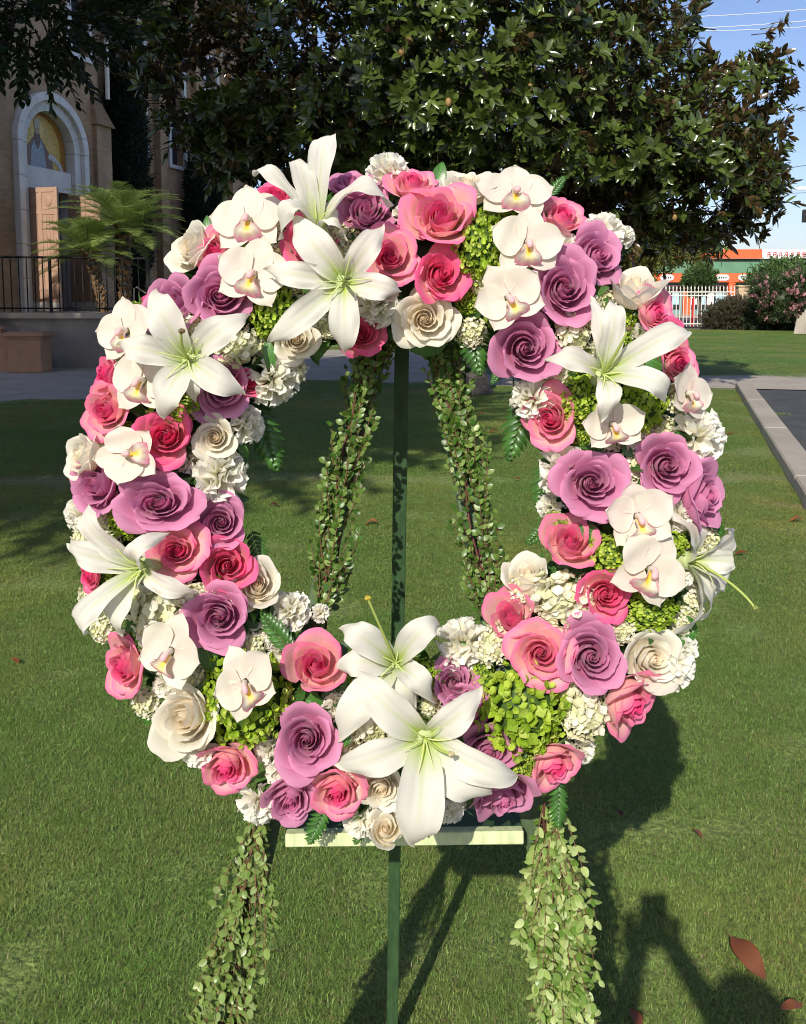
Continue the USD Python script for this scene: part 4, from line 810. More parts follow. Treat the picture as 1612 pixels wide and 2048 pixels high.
# ============================================================ whoever takes the picture: only the shadow reaches the lawn in view
import manifold3d as m3
def limbs(bones, edge=.018, rounds=12):
    body = None
    for J in bones:
        for (a, ra), (b, rb) in zip(J[:-1], J[1:]):
            pts = []
            for c, r in ((a, ra), (b, rb)):
                s = trimesh.creation.icosphere(2, 1.0); r = np.asarray(r, float) * np.ones(3); pts.append(s.vertices * r + np.asarray(c, float))
            h = m3.Manifold.hull_points(np.vstack(pts)); body = h if body is None else body + h
    m = body.refine_to_length(edge).to_mesh(); t = trimesh.Trimesh(m.vert_properties[:, :3], m.tri_verts)
    trimesh.smoothing.filter_taubin(t, iterations=rounds); return np.array(t.vertices), np.array(t.faces)
pz = thing('person', 'person in dark top and jeans holding up a phone beside the camera', 'person', (.05, -.62, 0))
SK = (.48, .30, .22)
B_ = lambda x, y, z: np.array([x, y, z])
torso = [(B_(0, 0, .98), (.16, .115, .10)), (B_(0, .0, 1.12), (.145, .105, .10)), (B_(0, 0, 1.34), (.175, .115, .10)), (B_(0, -.01, 1.43), (.12, .08, .06)), (B_(0, .0, 1.51), .055), (B_(0, .02, 1.58), .06)]
bones = [torso, [(B_(-.16, 0, 1.41), .06), (B_(0, 0, 1.42), .07), (B_(.16, 0, 1.41), .06)]]
hands = []
for s, el, wr_, th_ in ((-1, B_(-.26, .22, 1.20), B_(-.125, .50, 1.47), 1), (1, B_(.24, .20, 1.18), B_(.02, .51, 1.45), -1)):
    bones.append([(B_(s * .17, 0, 1.40), .058), (el, .043), (wr_, .028)])
    palm = wr_ + B_(.03 * th_, .055, .035); bones.append([(wr_, .027), (palm, (.022, .03, .034))])
    for k in range(4):
        f0 = palm + B_(-.012 * th_, .02 + .0, .030 - .022 * k); f1 = f0 + B_(-.012 * th_, .032, .006); f2 = f1 + B_(.026 * th_, .012, .004)
        bones.append([(palm, .012), (f0, .0095), (f1, .0085), (f2, .007)])
    bones.append([(palm, .014), (palm + B_(.02 * th_, -.012, .036), .0105), (palm + B_(.034 * th_, .006, .058), .0085)])
for s in (-1, 1):
    bones.append([(B_(s * .09, 0, .96), .11), (B_(s * .10, .02, .50), .062), (B_(s * .10, -.01, .10), .042), (B_(s * .10, -.02, .045), .042), (B_(s * .115, .15, .030), (.042, .05, .028))])
bones.append([(B_(0, .03, 1.64), (.068, .085, .10)), (B_(0, .03, 1.70), (.076, .095, .085))]); bones.append([(B_(0, .11, 1.64), .016), (B_(0, .132, 1.625), .014)])
for s in (-1, 1): bones.append([(B_(s * .076, .02, 1.65), (.010, .016, .026)), (B_(s * .080, .015, 1.665), (.008, .014, .02))])
V, F = limbs(bones)
col = np.tile(SK, (len(V), 1)); col[(V[:, 2] < .99)] = (.03, .05, .10); col[V[:, 2] < .085] = (.02, .02, .02)
top = (V[:, 2] >= .99) & (V[:, 2] < 1.465) & (np.abs(V[:, 0]) < .30) & (V[:, 1] < .36); col[top] = (.05, .06, .09)
m_petal('skin_and_cloth', trans=0.0, rough=.6, val=.0)
put('body', (V, F), 'skin_and_cloth', pz, col=col)
s = trimesh.creation.icosphere(3, 1.0); v = s.vertices * [.088, .108, .10] + [0, .005, 1.695]; k = (v[:, 1] > .075) & (v[:, 2] < 1.74); v[k, 1] = .07
put('hair', (v, s.faces), 'stem', pz, col=np.tile([.03, .02, .012], (len(v), 1)))
for s in (-1, 1):
    e = trimesh.creation.icosphere(1, .0115); put('eye', (e.vertices + [s * .031, .116, 1.668], e.faces), 'stem', pz, col=np.tile([.5, .48, .45], (len(e.vertices), 1)))
put('mouth', box(0, .124, 1.588, .045, .008, .010, ch=.003), 'stem', pz, col=np.tile([.25, .10, .09], (24, 1)), smooth=False)
m_simple('phone_black', (.015, .015, .017), .25)
ph_ = thing('phone', 'black phone held upright by the person taking the picture', 'phone', (0, -.012, CAM_Z - .02))
put('body', box(0, 0, 0, .074, .008, .148, ch=.003), 'phone_black', ph_, smooth=False); put('screen', box(0, -.0046, 0, .066, .001, .132), 'phone_black', ph_, smooth=False)
# ============================================================ orchids
OR_W, OR_BLUSH, OR_Y, OR_P = srgb(228, 222, 208), srgb(236, 200, 190), srgb(250, 205, 40), srgb(222, 96, 150)
def tepal(R, a, L, W, cup, back, off=0.006, nu=9, nv=12, tipround=.5, lift=0.0):
    """a broad petal lying in the direction A of the flower's face; CUP bends it forward, BACK folds the tip away"""
    u = np.linspace(-1, 1, nu)[None, :]; v = np.linspace(0, 1, nv)[:, None]
    w = W / 2 * (.34 * (1 - v) + np.sin(PI * np.clip(v, 0, 1) ** .85) ** tipround) / 1.08
    w = w * np.sqrt(np.clip(1 - np.clip((v - .8) / .2, 0, 1) ** 2 * .96, 0, 1))
    d = off + v * L * (1 - .07 * u ** 2); s = u * w
    z = cup * L * (v ** 1.6 - .3 * v) + .16 * np.abs(u) ** 2 * w * (1 if cup >= 0 else -1) - back * L * sm(.62, 1, v) + lift
    z = z + .0009 * np.sin(u * 4 + R.uniform(0, 6)) * v + .0007 * np.sin(v * 11 + R.uniform(0, 6)) - .0012 * np.exp(-(u / .12) ** 2) * (1 - v)
    c, n = math.cos(a), math.sin(a)
    V = np.stack([d * c - s * n, d * n + s * c, z + 0 * s], -1).reshape(-1, 3)
    return V, grid_faces(nu, nv), np.broadcast_to(v, (nv, nu)).ravel(), np.broadcast_to(u, (nv, nu)).ravel()
def orchid_proto(seed, cup):
    R = rnd(f'orchid{seed}{cup}'); root = proto(f'orchid_{seed}_{int(cup * 100)}')
    for k, (a, L, W, dz) in enumerate([(90, .050, .040, 0), (164, .049, .042, 0), (16, .049, .042, 0), (224, .048, .038, -.001), (316, .048, .038, -.001)]):
        a += R.uniform(-7, 7)
        V, F, v, u = tepal(R, math.radians(a), L * R.uniform(.94, 1.06), W * R.uniform(.95, 1.08) * (1.15 if k in (1, 2) else 1), cup + R.uniform(-.06, .06) + (.12 if k in (1, 2) else 0), R.uniform(0, .12), lift=dz + (.0015 if k in (1, 2) else 0))
        e = np.clip(sm(.55, 0, v) * .5 + .15 * (1 - np.abs(u)), 0, 1)[:, None] * R.uniform(.3, .8)
        put('petal', (V, F), 'white_petal', root, col=OR_W * (1 - e) + OR_BLUSH * e)
    # lip: a trough with two raised side lobes and a frilled, pink-edged apron
    nu, nv = 17, 14
    u = np.linspace(-1, 1, nu)[None, :]; v = np.linspace(0, 1, nv)[:, None]
    th = u * (1.35 + .5 * sm(.5, 1, v)); wd = .0085 + .007 * sm(.45, 1, v)
    fr = .0022 * sm(.6, 1, v) * np.sin(u * 15 + seed) * (1 + 0 * v)
    X = wd * np.sin(th) * (1 + .25 * sm(.6, 1, v)); Y = -.002 - .030 * v ** 1.2 * (1 - .3 * u ** 2) + fr * .6
    Z = .004 + .017 * v * (1 - .2 * v) + (1 - np.cos(th)) * .0125 * (1 - .55 * sm(.55, 1, v)) - .016 * sm(.72, 1, v) ** 1.5 * (1 - u ** 2 * .3) + fr
    uu, vv = np.broadcast_to(np.abs(u), (nv, nu)).ravel()[:, None], np.broadcast_to(v, (nv, nu)).ravel()[:, None]
    c = OR_W * np.ones((nv * nu, 3)); e = np.clip(sm(.80, 1.0, vv) + sm(.78, 1.0, uu) * sm(.1, .5, vv), 0, 1) * .85
    y = np.clip(1 - uu / .5, 0, 1) ** .6 * sm(.98, .5, vv)
    c = c * (1 - y) + OR_Y * y; c = c * (1 - e) + OR_P * e
    put('lip', (np.stack([X, Y, Z], -1).reshape(-1, 3), grid_faces(nu, nv)), 'white_petal', root, col=c)
    # the column that arches over the lip, with its rounded cap
    P = bez([(0, .001, .001), (0, .004, .014), (0, -.001, .021), (0, -.010, .0225)], 9)
    t = tube(P, [.0045, .0045, .0042, .004, .0042, .0045, .0048, .0046, .003], 9)
    put('column', t, 'white_petal', root, col=np.vstack([lerp(OR_W, srgb(240, 190, 190), sm(.3, .9, np.repeat(np.linspace(0, 1, 9), 9)))[...] if False else np.array([lerp(OR_W, srgb(238, 196, 200), float(sm(.3, .9, x))) for x in np.repeat(np.linspace(0, 1, 9), 9)]), [OR_W, srgb(240, 205, 200)]]))
    put('stem', tube([(0, 0, -.03), (0, 0, 0)], .0022, 6), 'stem', root, col=np.tile([.25, .32, .10], (14, 1)))
    return root
_op = {}
def orchid(px, py, d, roll=0, tilt=None, cup=.12, sx=1.0, sy=1.0, dz=.022, label=None):
    R = rnd(f'o{px}{py}'); key = (R.randint(0, 2), cup)
    if key not in _op: _op[key] = orchid_proto(*key)
    A = facing(px, py, tilt)
    M = pose(px, py, A, d * MPP / .104, dz, math.radians(roll), sx, sy, .004)
    p = place('orchid', _op[key], M, None, 'orchid', 'white orchids in the wreath')
    FLOWERS.append(dict(look='white', noun='orchid with pink and yellow lip', adj='', px=px, py=py, d=d, prim=p, label=label))

# ============================================================ lilies: every one posed by hand
LW, LG, LT = srgb(222, 220, 210), srgb(178, 204, 72), srgb(230, 222, 190)
def lily_petal(root, R, C, T, A, W, rise, droop, deep=.03, wave=1.0, twist=0.0, end=.04):
    D = T - C; L = np.linalg.norm(D)
    K = [C - A * deep, C + D * .25 + A * rise * .7, C + D * .80 + A * (rise * 1.45 + .004), T - A * (droop + .008)]
    nv, nu = 20, 11
    P = bez(K, nv); Tn = np.gradient(P, axis=0); Tn /= np.linalg.norm(Tn, axis=1, keepdims=True)
    S = np.cross(Tn, A); S /= np.maximum(np.linalg.norm(S, axis=1, keepdims=True), 1e-9)
    for i in range(1, nv):
        if S[i] @ S[i - 1] < 0: S[i] = -S[i]
    N = np.cross(S, Tn)
    v = np.linspace(0, 1, nv)
    w = W / 2 * np.interp(v, [0, .12, .3, .5, .66, .8, .9, .96, 1], [.30, .50, .84, 1, .90, .66, .40, .22, .02])
    u = np.linspace(-1, 1, nu)
    tw = twist * v ** 1.5
    k = lerp(.45, -.25, sm(.1, .95, v)) * w           # trough near the throat, arched back at the tip
    ph = R.uniform(0, 6)
    off = k[:, None] * (u[None] ** 2) + wave * .0055 * (np.abs(u[None]) ** 2.2) * np.sin(v[:, None] * 12 + ph + np.sign(u[None]) * 1.3) * sm(.2, .5, v)[:, None] - .0028 * np.exp(-(u[None] / .10) ** 2) * sm(1, .2, v)[:, None]
    off = off + .0016 * np.cos(u[None] * 11) * sm(1, .4, v)[:, None]
    a = w[:, None] * u[None]
    ct, st = np.cos(tw)[:, None], np.sin(tw)[:, None]
    V = P[:, None] + S[:, None] * (a * ct - off * st)[..., None] + N[:, None] * (off * ct + a * st)[..., None]
    g = (sm(.36, .03, v)[:, None] * (1 - .35 * np.abs(u[None])) + .34 * np.exp(-(u[None] / .09) ** 2) * sm(.9, .2, v)[:, None])
    g = np.clip(g, 0, 1)[..., None]
    c = LW * (1 - g) + LG * g; e = sm(.93, 1, v)[:, None, None] * .5; c = c * (1 - e) + LT * e
    put('petal', (V.reshape(-1, 3), grid_faces(nu, nv)), 'white_petal', root, col=c.reshape(-1, 3))
def lily(c, tips, pistil=None, dz=.03, tilt=None, deep=.028, stig=None, label=None, ht=0.0, stamens=6, spread=.034, tube_to=None):
    """c: throat (px); tips: (px, py, width px, rise m, droop m[, twist])"""
    R = rnd(f'l{c}')
    A = facing(c[0], c[1], tilt)
    h = swell(ring(onplane(c[0], c[1], .05))[3]) + dz
    C = onplane(c[0], c[1], h)
    p = thing('lily', None, 'lily', C, 'white lilies in the wreath')
    z = np.zeros(3)
    for i, t in enumerate(tips):
        T = onplane(t[0], t[1], h + (t[4] * -1 if len(t) > 4 else 0) + ht) - C
        lily_petal(p, R, z - A * (.004 if i % 2 else 0), T + A * 0, A, t[2] * MPP * .88, t[3] if len(t) > 3 else .022, 0.0, deep, 1.0, t[5] if len(t) > 5 else R.uniform(-.12, .12))
    G = srgb(190, 205, 92)
    x = unit(np.cross(WY, A)); y = np.cross(A, x)
    for k in range(stamens):
        a = k * 2 * PI / stamens + R.uniform(-.3, .3); L = R.uniform(.8, 1.15) * spread
        d = (x * math.cos(a) + y * math.sin(a))
        P = bez([z - A * deep * .8, A * .008 + d * .004, A * .018 + d * L], 7)
        put('filament', tube(P, np.linspace(.0013, .0005, 7), 5), 'stem', p, col=np.tile(lerp(G, LW, .25), (37, 1)))
    if pistil is not None:
        T = onplane(pistil[0], pistil[1], h + .045) - C
        P = bez([z - A * deep * .8, A * .012 + T * .15, T * .7 + A * .01, T], 10)
        put('pistil', tube(P, np.linspace(.0021, .0017, 10), 7), 'stem', p, col=np.tile(srgb(150, 165, 84), (72, 1)))
        s = trimesh.creation.icosphere(2, .0042); v = np.asarray(s.vertices) * (1 + .18 * np.cos(3 * np.arctan2(s.vertices[:, 1], s.vertices[:, 0])))[:, None] * [1, 1, .75]
        put('stigma', (v + T, s.faces), 'stem', p, col=np.tile(stig if stig is not None else srgb(110, 92, 62), (len(v), 1)))
    e = onplane(tube_to[0], tube_to[1], h - .06) - C if tube_to else -A * (deep + .05)
    put('throat', tube(bez([z - A * deep * .55, -A * deep + (e * .3 if tube_to else 0), e * .6, e], 8), np.linspace(.0135, .0045, 8), 12), 'white_petal', p, col=np.tile(lerp(LW, LG, .55), (98, 1)))
    FLOWERS.append(dict(look='white', noun='lily', adj='', px=c[0], py=c[1], d=150, prim=p, label=label))

# ============================================================ carnations, hydrangeas
CW, CWs = srgb(238, 236, 226), srgb(234, 230, 204)
def ruffle_proto(seed, n=24):
    R = rnd(f'carn{seed}'); root = proto(f'carnation_{seed}')
    nu, nv = 19, 8
    for i in range(n):
        t = (i + .5) / n; a = i * 2.399 + R.uniform(-.3, .3); th = math.acos(1 - t * .98)          # from the crown to the rim
        d = np.array([math.sin(th) * math.cos(a), math.sin(th) * math.sin(a), math.cos(th)])
        s = unit(np.cross(d, [R.uniform(-1, 1), R.uniform(-1, 1), R.uniform(-.4, .4)])); n_ = np.cross(s, d)
        u = np.linspace(-1, 1, nu)[None, :]; v = np.linspace(0, 1, nv)[:, None]
        w = .023 * (.18 + .82 * v ** .7); L = .040 * R.uniform(.86, 1.04)
        ph, f = R.uniform(0, 6), R.uniform(4.5, 7)
        wave = .0060 * v ** 1.6 * np.sin(u * f + ph) + .0008 * v ** 4 * np.sin(u * 21 + ph)
        r = L * (.25 + .75 * v) * (1 - .10 * u ** 2) + .0009 * v ** 4 * np.sin(u * 25 + ph)
        bend = .006 * v ** 2
        V = d * r[..., None] + s * (u * w)[..., None] + n_ * (wave + bend)[..., None] + np.array([0, 0, -.012])
        vv = np.broadcast_to(v, (nv, nu)).ravel()[:, None]
        put('petal', (V.reshape(-1, 3), grid_faces(nu, nv)), 'white_petal', root, col=CWs * (1 - sm(.2, .95, vv)) + CW * sm(.2, .95, vv))
    put('calyx', tube([(0, 0, -.05), (0, 0, -.03), (0, 0, -.012)], [.003, .008, .011], 8), 'stem', root, col=np.tile([.12, .22, .06], (26, 1)))
    return root
_cp = {}
def carnation(px, py, d, tilt=None, sx=1.0, sy=1.0, dz=-.006, label=None):
    R = rnd(f'c{px}{py}'); k = R.randint(0, 2)
    if k not in _cp: _cp[k] = ruffle_proto(k)
    A = facing(px, py, tilt)
    M = pose(px, py, A, d * MPP / .080, dz, R.uniform(0, 6), sx, sy, 0)
    p = place('carnation', _cp[k], M, None, 'carnation', 'white ruffled carnations in the wreath')
    FLOWERS.append(dict(look='white', noun='ruffled carnation', adj='', px=px, py=py, d=d, prim=p, label=label))
def floret(R, size, cup, open_):
    """four rounded petals round a bead"""
    B = MB()
    for k in range(4):
        a = k * PI / 2 + R.uniform(-.12, .12); nu, nv = 4, 5
        u = np.linspace(-1, 1, nu)[None, :]; v = np.linspace(0, 1, nv)[:, None]
        w = size * .27 * np.sin(PI * np.clip(.10 + v * .86, 0, 1)) ** .7
        dd = size * .5 * v * R.uniform(.92, 1.05) * (1 - .08 * u ** 2); s = u * w
        el = cup * (1 + R.uniform(-.25, .25)); z = dd * math.sin(el) + size * .06 * u ** 2 * v; dd = dd * math.cos(el)
        V = np.stack([dd * math.cos(a) - s * math.sin(a), dd * math.sin(a) + s * math.cos(a), z + 0 * s], -1)
        B.add(V.reshape(-1, 3), grid_faces(nu, nv))
    o = trimesh.creation.icosphere(0, size * .075); B.add(o.vertices + [0, 0, size * .04], o.faces)
    return B.mesh()
GR = [srgb(180, 204, 70), srgb(156, 186, 52), srgb(198, 214, 104), srgb(132, 164, 44)]
WH = [srgb(238, 235, 212), srgb(235, 232, 196), srgb(240, 238, 224), srgb(228, 230, 184)]
def hydrangea_proto(kind, seed, size, n, flat):
    R = rnd(f'hyd{kind}{seed}{size}'); root = proto(f'hydrangea_{kind}_{seed}_{int(size * 1e4)}')
    pal = GR if kind == 'green' else WH
    shapes = [floret(R, 1.0, x, 1) for x in (.25, .5, .7, 1.0)]
    for i in range(n):
        t = (i + .5) / n; a = i * 2.39996; ct = 1 - t * 1.12; st = math.sqrt(max(0, 1 - ct * ct))
        d = np.array([st * math.cos(a), st * math.sin(a), ct])
        lump = .5 + .5 * math.sin(d[0] * 9 + seed) * math.sin(d[1] * 8 + 2 * seed)
        P = d * (.034 + .012 * lump + R.uniform(-.007, .003)) * [1, 1, flat]
        nrm = unit(d + np.array([R.gauss(0, .6), R.gauss(0, .6), R.gauss(0, .35)]))
        x = unit(np.cross([R.gauss(0, 1), R.gauss(0, 1), R.gauss(0, 1)], nrm)); y = np.cross(nrm, x)
        V, F = shapes[R.choice([0, 1, 2, 2, 3] if kind == 'green' else [0, 1, 2])]
        V = V * (size * R.uniform(.75, 1.2)) @ np.array([x, y, nrm]) + P
        c = lerp(pal[R.randint(0, 3)], pal[R.randint(0, 3)], R.random())
        put('floret', (V, F), 'floret', root, col=np.tile(c, (len(V), 1)))
    s = trimesh.creation.icosphere(2, .031); put('flower_head_core', (s.vertices * [1, 1, flat], s.faces), 'stem', root, col=np.tile([.05, .10, .02] if kind == 'green' else [.45, .46, .26], (len(s.vertices), 1)))
    return root
_hp = {}
def hydrangea(px, py, w, h, kind, size=None, tilt=None, dz=-.012, label=None):
    R = rnd(f'h{px}{py}'); size = size * (.86 if kind == 'green' else .95)
    n = 260 if size < .012 else 190 if size < .015 else 130 if size < .018 else 95
    key = (kind, R.randint(0, 1), size, n, .8)
    if key not in _hp: _hp[key] = hydrangea_proto(*key)
    A = facing(px, py, tilt); d = (w + h) / 2
    M = pose(px, py, A, d * MPP / .098, dz, 0.0, w / d, h / d, .010)
    p = place('hydrangea', _hp[key], M, None, 'hydrangea', f'{kind} hydrangeas in the wreath')
    FLOWERS.append(dict(look='lime green' if kind == 'green' else 'creamy white', noun='hydrangea', adj='', px=px, py=py, d=d, prim=p, label=label))

# ============================================================ ferns and leaves tucked into the wreath
def fern_proto(seed, n=12, L=.13):
    R = rnd(f'fern{seed}'); root = proto(f'fern_{seed}')
    P = bez([(0, 0, 0), (0, L * .5, .012), (R.uniform(-.01, .01), L, -.012)], 24)
    put('stem', tube(P, np.linspace(.0012, .0005, 24), 5), 'stem', root, col=np.tile([.05, .12, .02], (122, 1)))
    for i in range(n):
        t = (i + .6) / n; q_ = P[int(t * 23)]
        for sgn in (-1, 1):
            ln = .038 * (math.sin(PI * min(1, .18 + t * .8)) ** .8) * R.uniform(.9, 1.1); nv = 10
            v = np.linspace(0, 1, nv); ser = 1 + .28 * (np.arange(nv) % 2)
            w = .0042 * np.sin(PI * (.12 + .86 * v)) ** .8 * ser * (.5 + .5 * math.sin(PI * min(1, .2 + t * .75)))
            a = math.radians(58 - 28 * t) * sgn
            d = np.array([math.sin(a), math.cos(a), 0]); s = np.array([d[1], -d[0], 0])
            C = q_ + d * (v * ln)[:, None] + np.array([0, 0, 1]) * (.006 * np.sin(v * 2.6) - .010 * v ** 2)[:, None]
            V = np.stack([C - s * w[:, None] + [0, 0, .0012], C, C + s * w[:, None] + [0, 0, .0012]], 1).reshape(-1, 3)
            g = lerp([.035, .11, .018], [.06, .17, .03], R.random())
            put('leaflet', (V, grid_faces(3, nv)), 'fern_leaf', root, col=np.tile(g, (len(V), 1)))
    return root
_fp = {}
def fern(px, py, tx, ty, dz=.0, scale=None, label=None, turn=0.0):
    """a frond from (px, py) to its tip (tx, ty)"""
    R = rnd(f'f{px}{py}'); k = R.randint(0, 2)
    if k not in _fp: _fp[k] = fern_proto(k)
    P0, P1 = onplane(px, py, .02 + dz), onplane(tx, ty, .02 + dz)
    y = unit(P1 - P0); n = unit(WN - y * (WN @ y)); x = np.cross(y, n); n = math.cos(turn) * n + math.sin(turn) * x; x = np.cross(y, n)
    s = np.linalg.norm(P1 - P0) / .13
    p = place('fern_frond', _fp[k], mat4([x * s * (scale or 1), y * s, n * s], P0), None, 'fern frond', 'fern fronds tucked into the wreath')
    FLOWERS.append(dict(look='dark green', noun='fern frond', adj='', px=(px + tx) / 2, py=(py + ty) / 2, d=80, prim=p, label=label))
def broad_leaf(px, py, tx, ty, w, dz=0.0, c=(.05, .15, .025), label=None):
    P0, P1 = onplane(px, py, .03 + dz), onplane(tx, ty, .03 + dz); L = np.linalg.norm(P1 - P0)
    y = (P1 - P0) / L; n = unit(WN - y * (WN @ y)); x = np.cross(y, n)
    t = thing('leaf', None, 'leaf', P0, 'broad leaves tucked into the wreath')
    V, F = leaf_strip(L, w * MPP, .18, .15, 10)
    put('blade', (V @ np.array([x, y, n]), F), 'fern_leaf', t, col=np.tile(c, (len(V), 1)))
    put('midrib', tube(np.array([[0, s * L, .18 * L * (s - 1.6 * s * s) + .0006] for s in np.linspace(-.1, .9, 6)]) @ np.array([x, y, n]), .0007, 5), 'stem', t, col=np.tile(np.array(c) * 1.8, (32, 1)))
    FLOWERS.append(dict(look='green', noun='pointed leaf', adj='', px=(px + tx) / 2, py=(py + ty) / 2, d=50, prim=t, label=label))

# the foam ring the flowers are stuck into, and the leaves that cover it
wr = thing('wreath_ring', 'dark green foam ring under all the flowers of the wreath', 'wreath base', WC)
th = np.linspace(0, 2 * PI, 97)[:-1]; ph = np.linspace(0, 2 * PI, 21)[:-1]
a, b = np.meshgrid(th, ph, indexing='ij'); rr = RMID + .083 * np.cos(b); hh = .035 * np.sin(b) - .004
V = (WX * (rr * np.sin(a))[..., None] + WY * (rr * np.cos(a))[..., None] + WN * hh[..., None]).reshape(-1, 3)
V = V + (meshkit.noise(V * 60)[:, None] - .5) * .006
ii = np.arange(96 * 20).reshape(96, 20); F = np.stack([ii, np.roll(ii, -1, 0), np.roll(np.roll(ii, -1, 0), -1, 1), np.roll(ii, -1, 1)], -1).reshape(-1, 4)
put('foam', (V, F), 'stem', wr, col=np.tile([.02, .05, .018], (len(V), 1)))
R = rnd('filler'); B = MB(); nl = 0
for i in range(1500):
    al = R.uniform(0, 2 * PI); be = R.uniform(-.5, PI + .5)
    ro = RMID + .088 * math.cos(be); ho = .04 * math.sin(be)
    rd = WX * math.sin(al) + WY * math.cos(al)
    P = rd * ro + WN * ho; nrm = unit(rd * math.cos(be) + WN * (math.sin(be) + .3) + np.array([R.gauss(0, .4) for _ in range(3)]))
    y = unit(np.cross(nrm, [R.gauss(0, 1) for _ in range(3)])); y = unit(y + nrm * R.uniform(.1, .9)); x = unit(np.cross(y, nrm)); n = np.cross(x, y)
    V, F = leaf_strip(R.uniform(.03, .05), R.uniform(.012, .02), R.uniform(-.1, .3), .15, 5)
    V = V @ np.array([x, y, n]) + P; c = lerp([.025, .08, .015], [.07, .17, .03], R.random())
    if i < 300: put('leaf', (V, F), 'fern_leaf', wr, col=np.tile(c, (len(V), 1)))
    else: B.add(V, F, c)
B.put('leaf_filling', 'fern_leaf', wr, kind='stuff')
# ============================================================ the flowers, each where the photograph has it
P_, D_, L_, C_ = 'pink', 'deep', 'lavender', 'cream'
rose(378, 490, 108, C_, 'cup', (-.55, .35)); rose(428, 500, 96, P_, 'full', (-.35, .15)); rose(548, 388, 92, D_, 'cup', (-.15, .7), dz=-.01)
rose(703, 364, 100, L_, 'full', (0, .8), sx=1.05); rose(826, 362, 100, P_, 'full', (.1, .72), dz=.0); rose(732, 418, 112, L_, 'full', (.05, .35), dz=-.012)
rose(880, 425, 140, P_, 'cup', (-.05, .34), dz=.012); rose(778, 514, 126, P_, 'open', (.02, .12), dz=.006); rose(882, 546, 116, D_, 'full', (.28, .1), sx=.92, sy=1.06)
rose(615, 480, 110, D_, 'full', (.05, .15), dz=-.02); rose(850, 638, 124, C_, 'open', (.02, -.14)); rose(722, 668, 98, D_, 'full', (.22, .0), dz=-.006)
rose(590, 680, 92, C_, 'full', (.1, -.12)); rose(935, 366, 112, C_, 'cup', (0, .78), dz=-.008); rose(1128, 428, 100, P_, 'cup', (.4, .55), dz=-.004)
rose(1197, 510, 122, L_, 'full', (.42, .12), sy=1.06); rose(1130, 573, 142, L_, 'full', (.03, .08), dz=.010, sx=.95, sy=1.06); rose(1052, 695, 142, L_, 'full', (.02, -.1), dz=.006)
rose(1272, 566, 108, C_, 'bud', (.05, .82), sx=1.0, dz=.0); rose(1312, 622, 102, P_, 'full', (.62, .12)); rose(1342, 682, 96, D_, 'cup', (.6, .1), dz=-.008)
rose(1360, 724, 96, P_, 'full', (.46, .0)); rose(1098, 838, 112, P_, 'full', (-.46, .02), sy=1.1); rose(1184, 964, 146, L_, 'open', (-.02, .1), sx=1.04, sy=.92, dz=.01)
rose(1336, 930, 124, L_, 'full', (.05, .05)); rose(1416, 992, 118, L_, 'cup', (.74, .02), sy=1.12, dz=.0); rose(1141, 1078, 112, P_, 'cup', (.02, .56), dz=.0)
rose(1056, 1146, 96, C_, 'bud', (-.08, .85), dz=.0); rose(1212, 1188, 106, D_, 'full', (.12, .08), dz=.004); rose(1018, 1228, 100, P_, 'bud', (-.3, .6), sx=1.05, dz=-.004)
rose(1082, 1306, 134, P_, 'open', (-.06, .12), dz=.006); rose(1184, 1314, 132, L_, 'full', (.04, .08), sy=1.06, dz=.010); rose(1308, 1318, 122, C_, 'full', (.3, .04))
rose(1268, 1414, 134, P_, 'cup', (.62, -.42), dz=.004); rose(1112, 1538, 108, P_, 'cup', (.26, -.56)); rose(1008, 1602, 126, L_, 'cup', (.2, -.66), dz=.002)
rose(980, 1506, 116, L_, 'full', (.1, -.1), dz=-.012); rose(928, 1420, 96, L_, 'cup', (-.1, .05), dz=-.016); rose(908, 1362, 90, L_, 'cup', (.05, .4), dz=-.016)
rose(613, 1482, 128, L_, 'full', (.0, .14), sy=1.06, dz=.008); rose(581, 1606, 102, L_, 'cup', (.04, -.4), sy=1.14); rose(674, 1588, 116, P_, 'full', (-.08, -.36), dz=.002)
rose(453, 1540, 118, P_, 'full', (-.06, -.46)); rose(764, 1580, 92, C_, 'full', (.0, -.12), dz=-.004); rose(770, 1656, 72, C_, 'bud', (.05, .62), dz=.0)
rose(630, 1326, 112, P_, 'bud', (.02, .5), sx=1.05, dz=.010); rose(362, 1440, 138, C_, 'cup', (-.34, .12), sy=1.06, dz=.008); rose(243, 1336, 118, P_, 'full', (-.56, -.06), sx=.88, sy=1.12)
rose(435, 1236, 136, L_, 'full', (.02, .06), sy=.93, dz=.010); rose(312, 1006, 156, L_, 'open', (.0, .16), sx=1.1, sy=.78, dz=.012); rose(441, 1046, 102, L_, 'full', (.12, .06))
rose(350, 1102, 124, P_, 'open', (.0, .16), sx=1.04, sy=.9); rose(455, 1130, 106, D_, 'cup', (.24, .14)); rose(512, 1168, 96, C_, 'cup', (.16, .4), sy=1.06)
rose(184, 970, 108, L_, 'cup', (-.42, .14), sy=1.1); rose(208, 822, 108, P_, 'full', (-.34, .06), dz=.002); rose(206, 750, 84, D_, 'full', (-.78, .2), dz=-.006)
rose(328, 872, 120, D_, 'full', (.04, .1), dz=.004); rose(428, 876, 86, C_, 'full', (.04, .0)); rose(158, 912, 98, C_, 'cup', (-.72, .2))
rose(440, 778, 116, L_, 'full', (.06, -.04), sy=1.06, dz=-.006); rose(342, 610, 118, L_, 'cup', (-.26, .2), sy=1.06); rose(437, 588, 128, L_, 'full', (.06, .05), dz=.008)
rose(176, 1152, 66, D_, 'full', (-.7, -.1), dz=-.01); rose(300, 604, 70, D_, 'full', (-.6, .4), dz=-.03); rose(497, 764, 56, D_, 'bud', (.7, .0), dz=-.01)

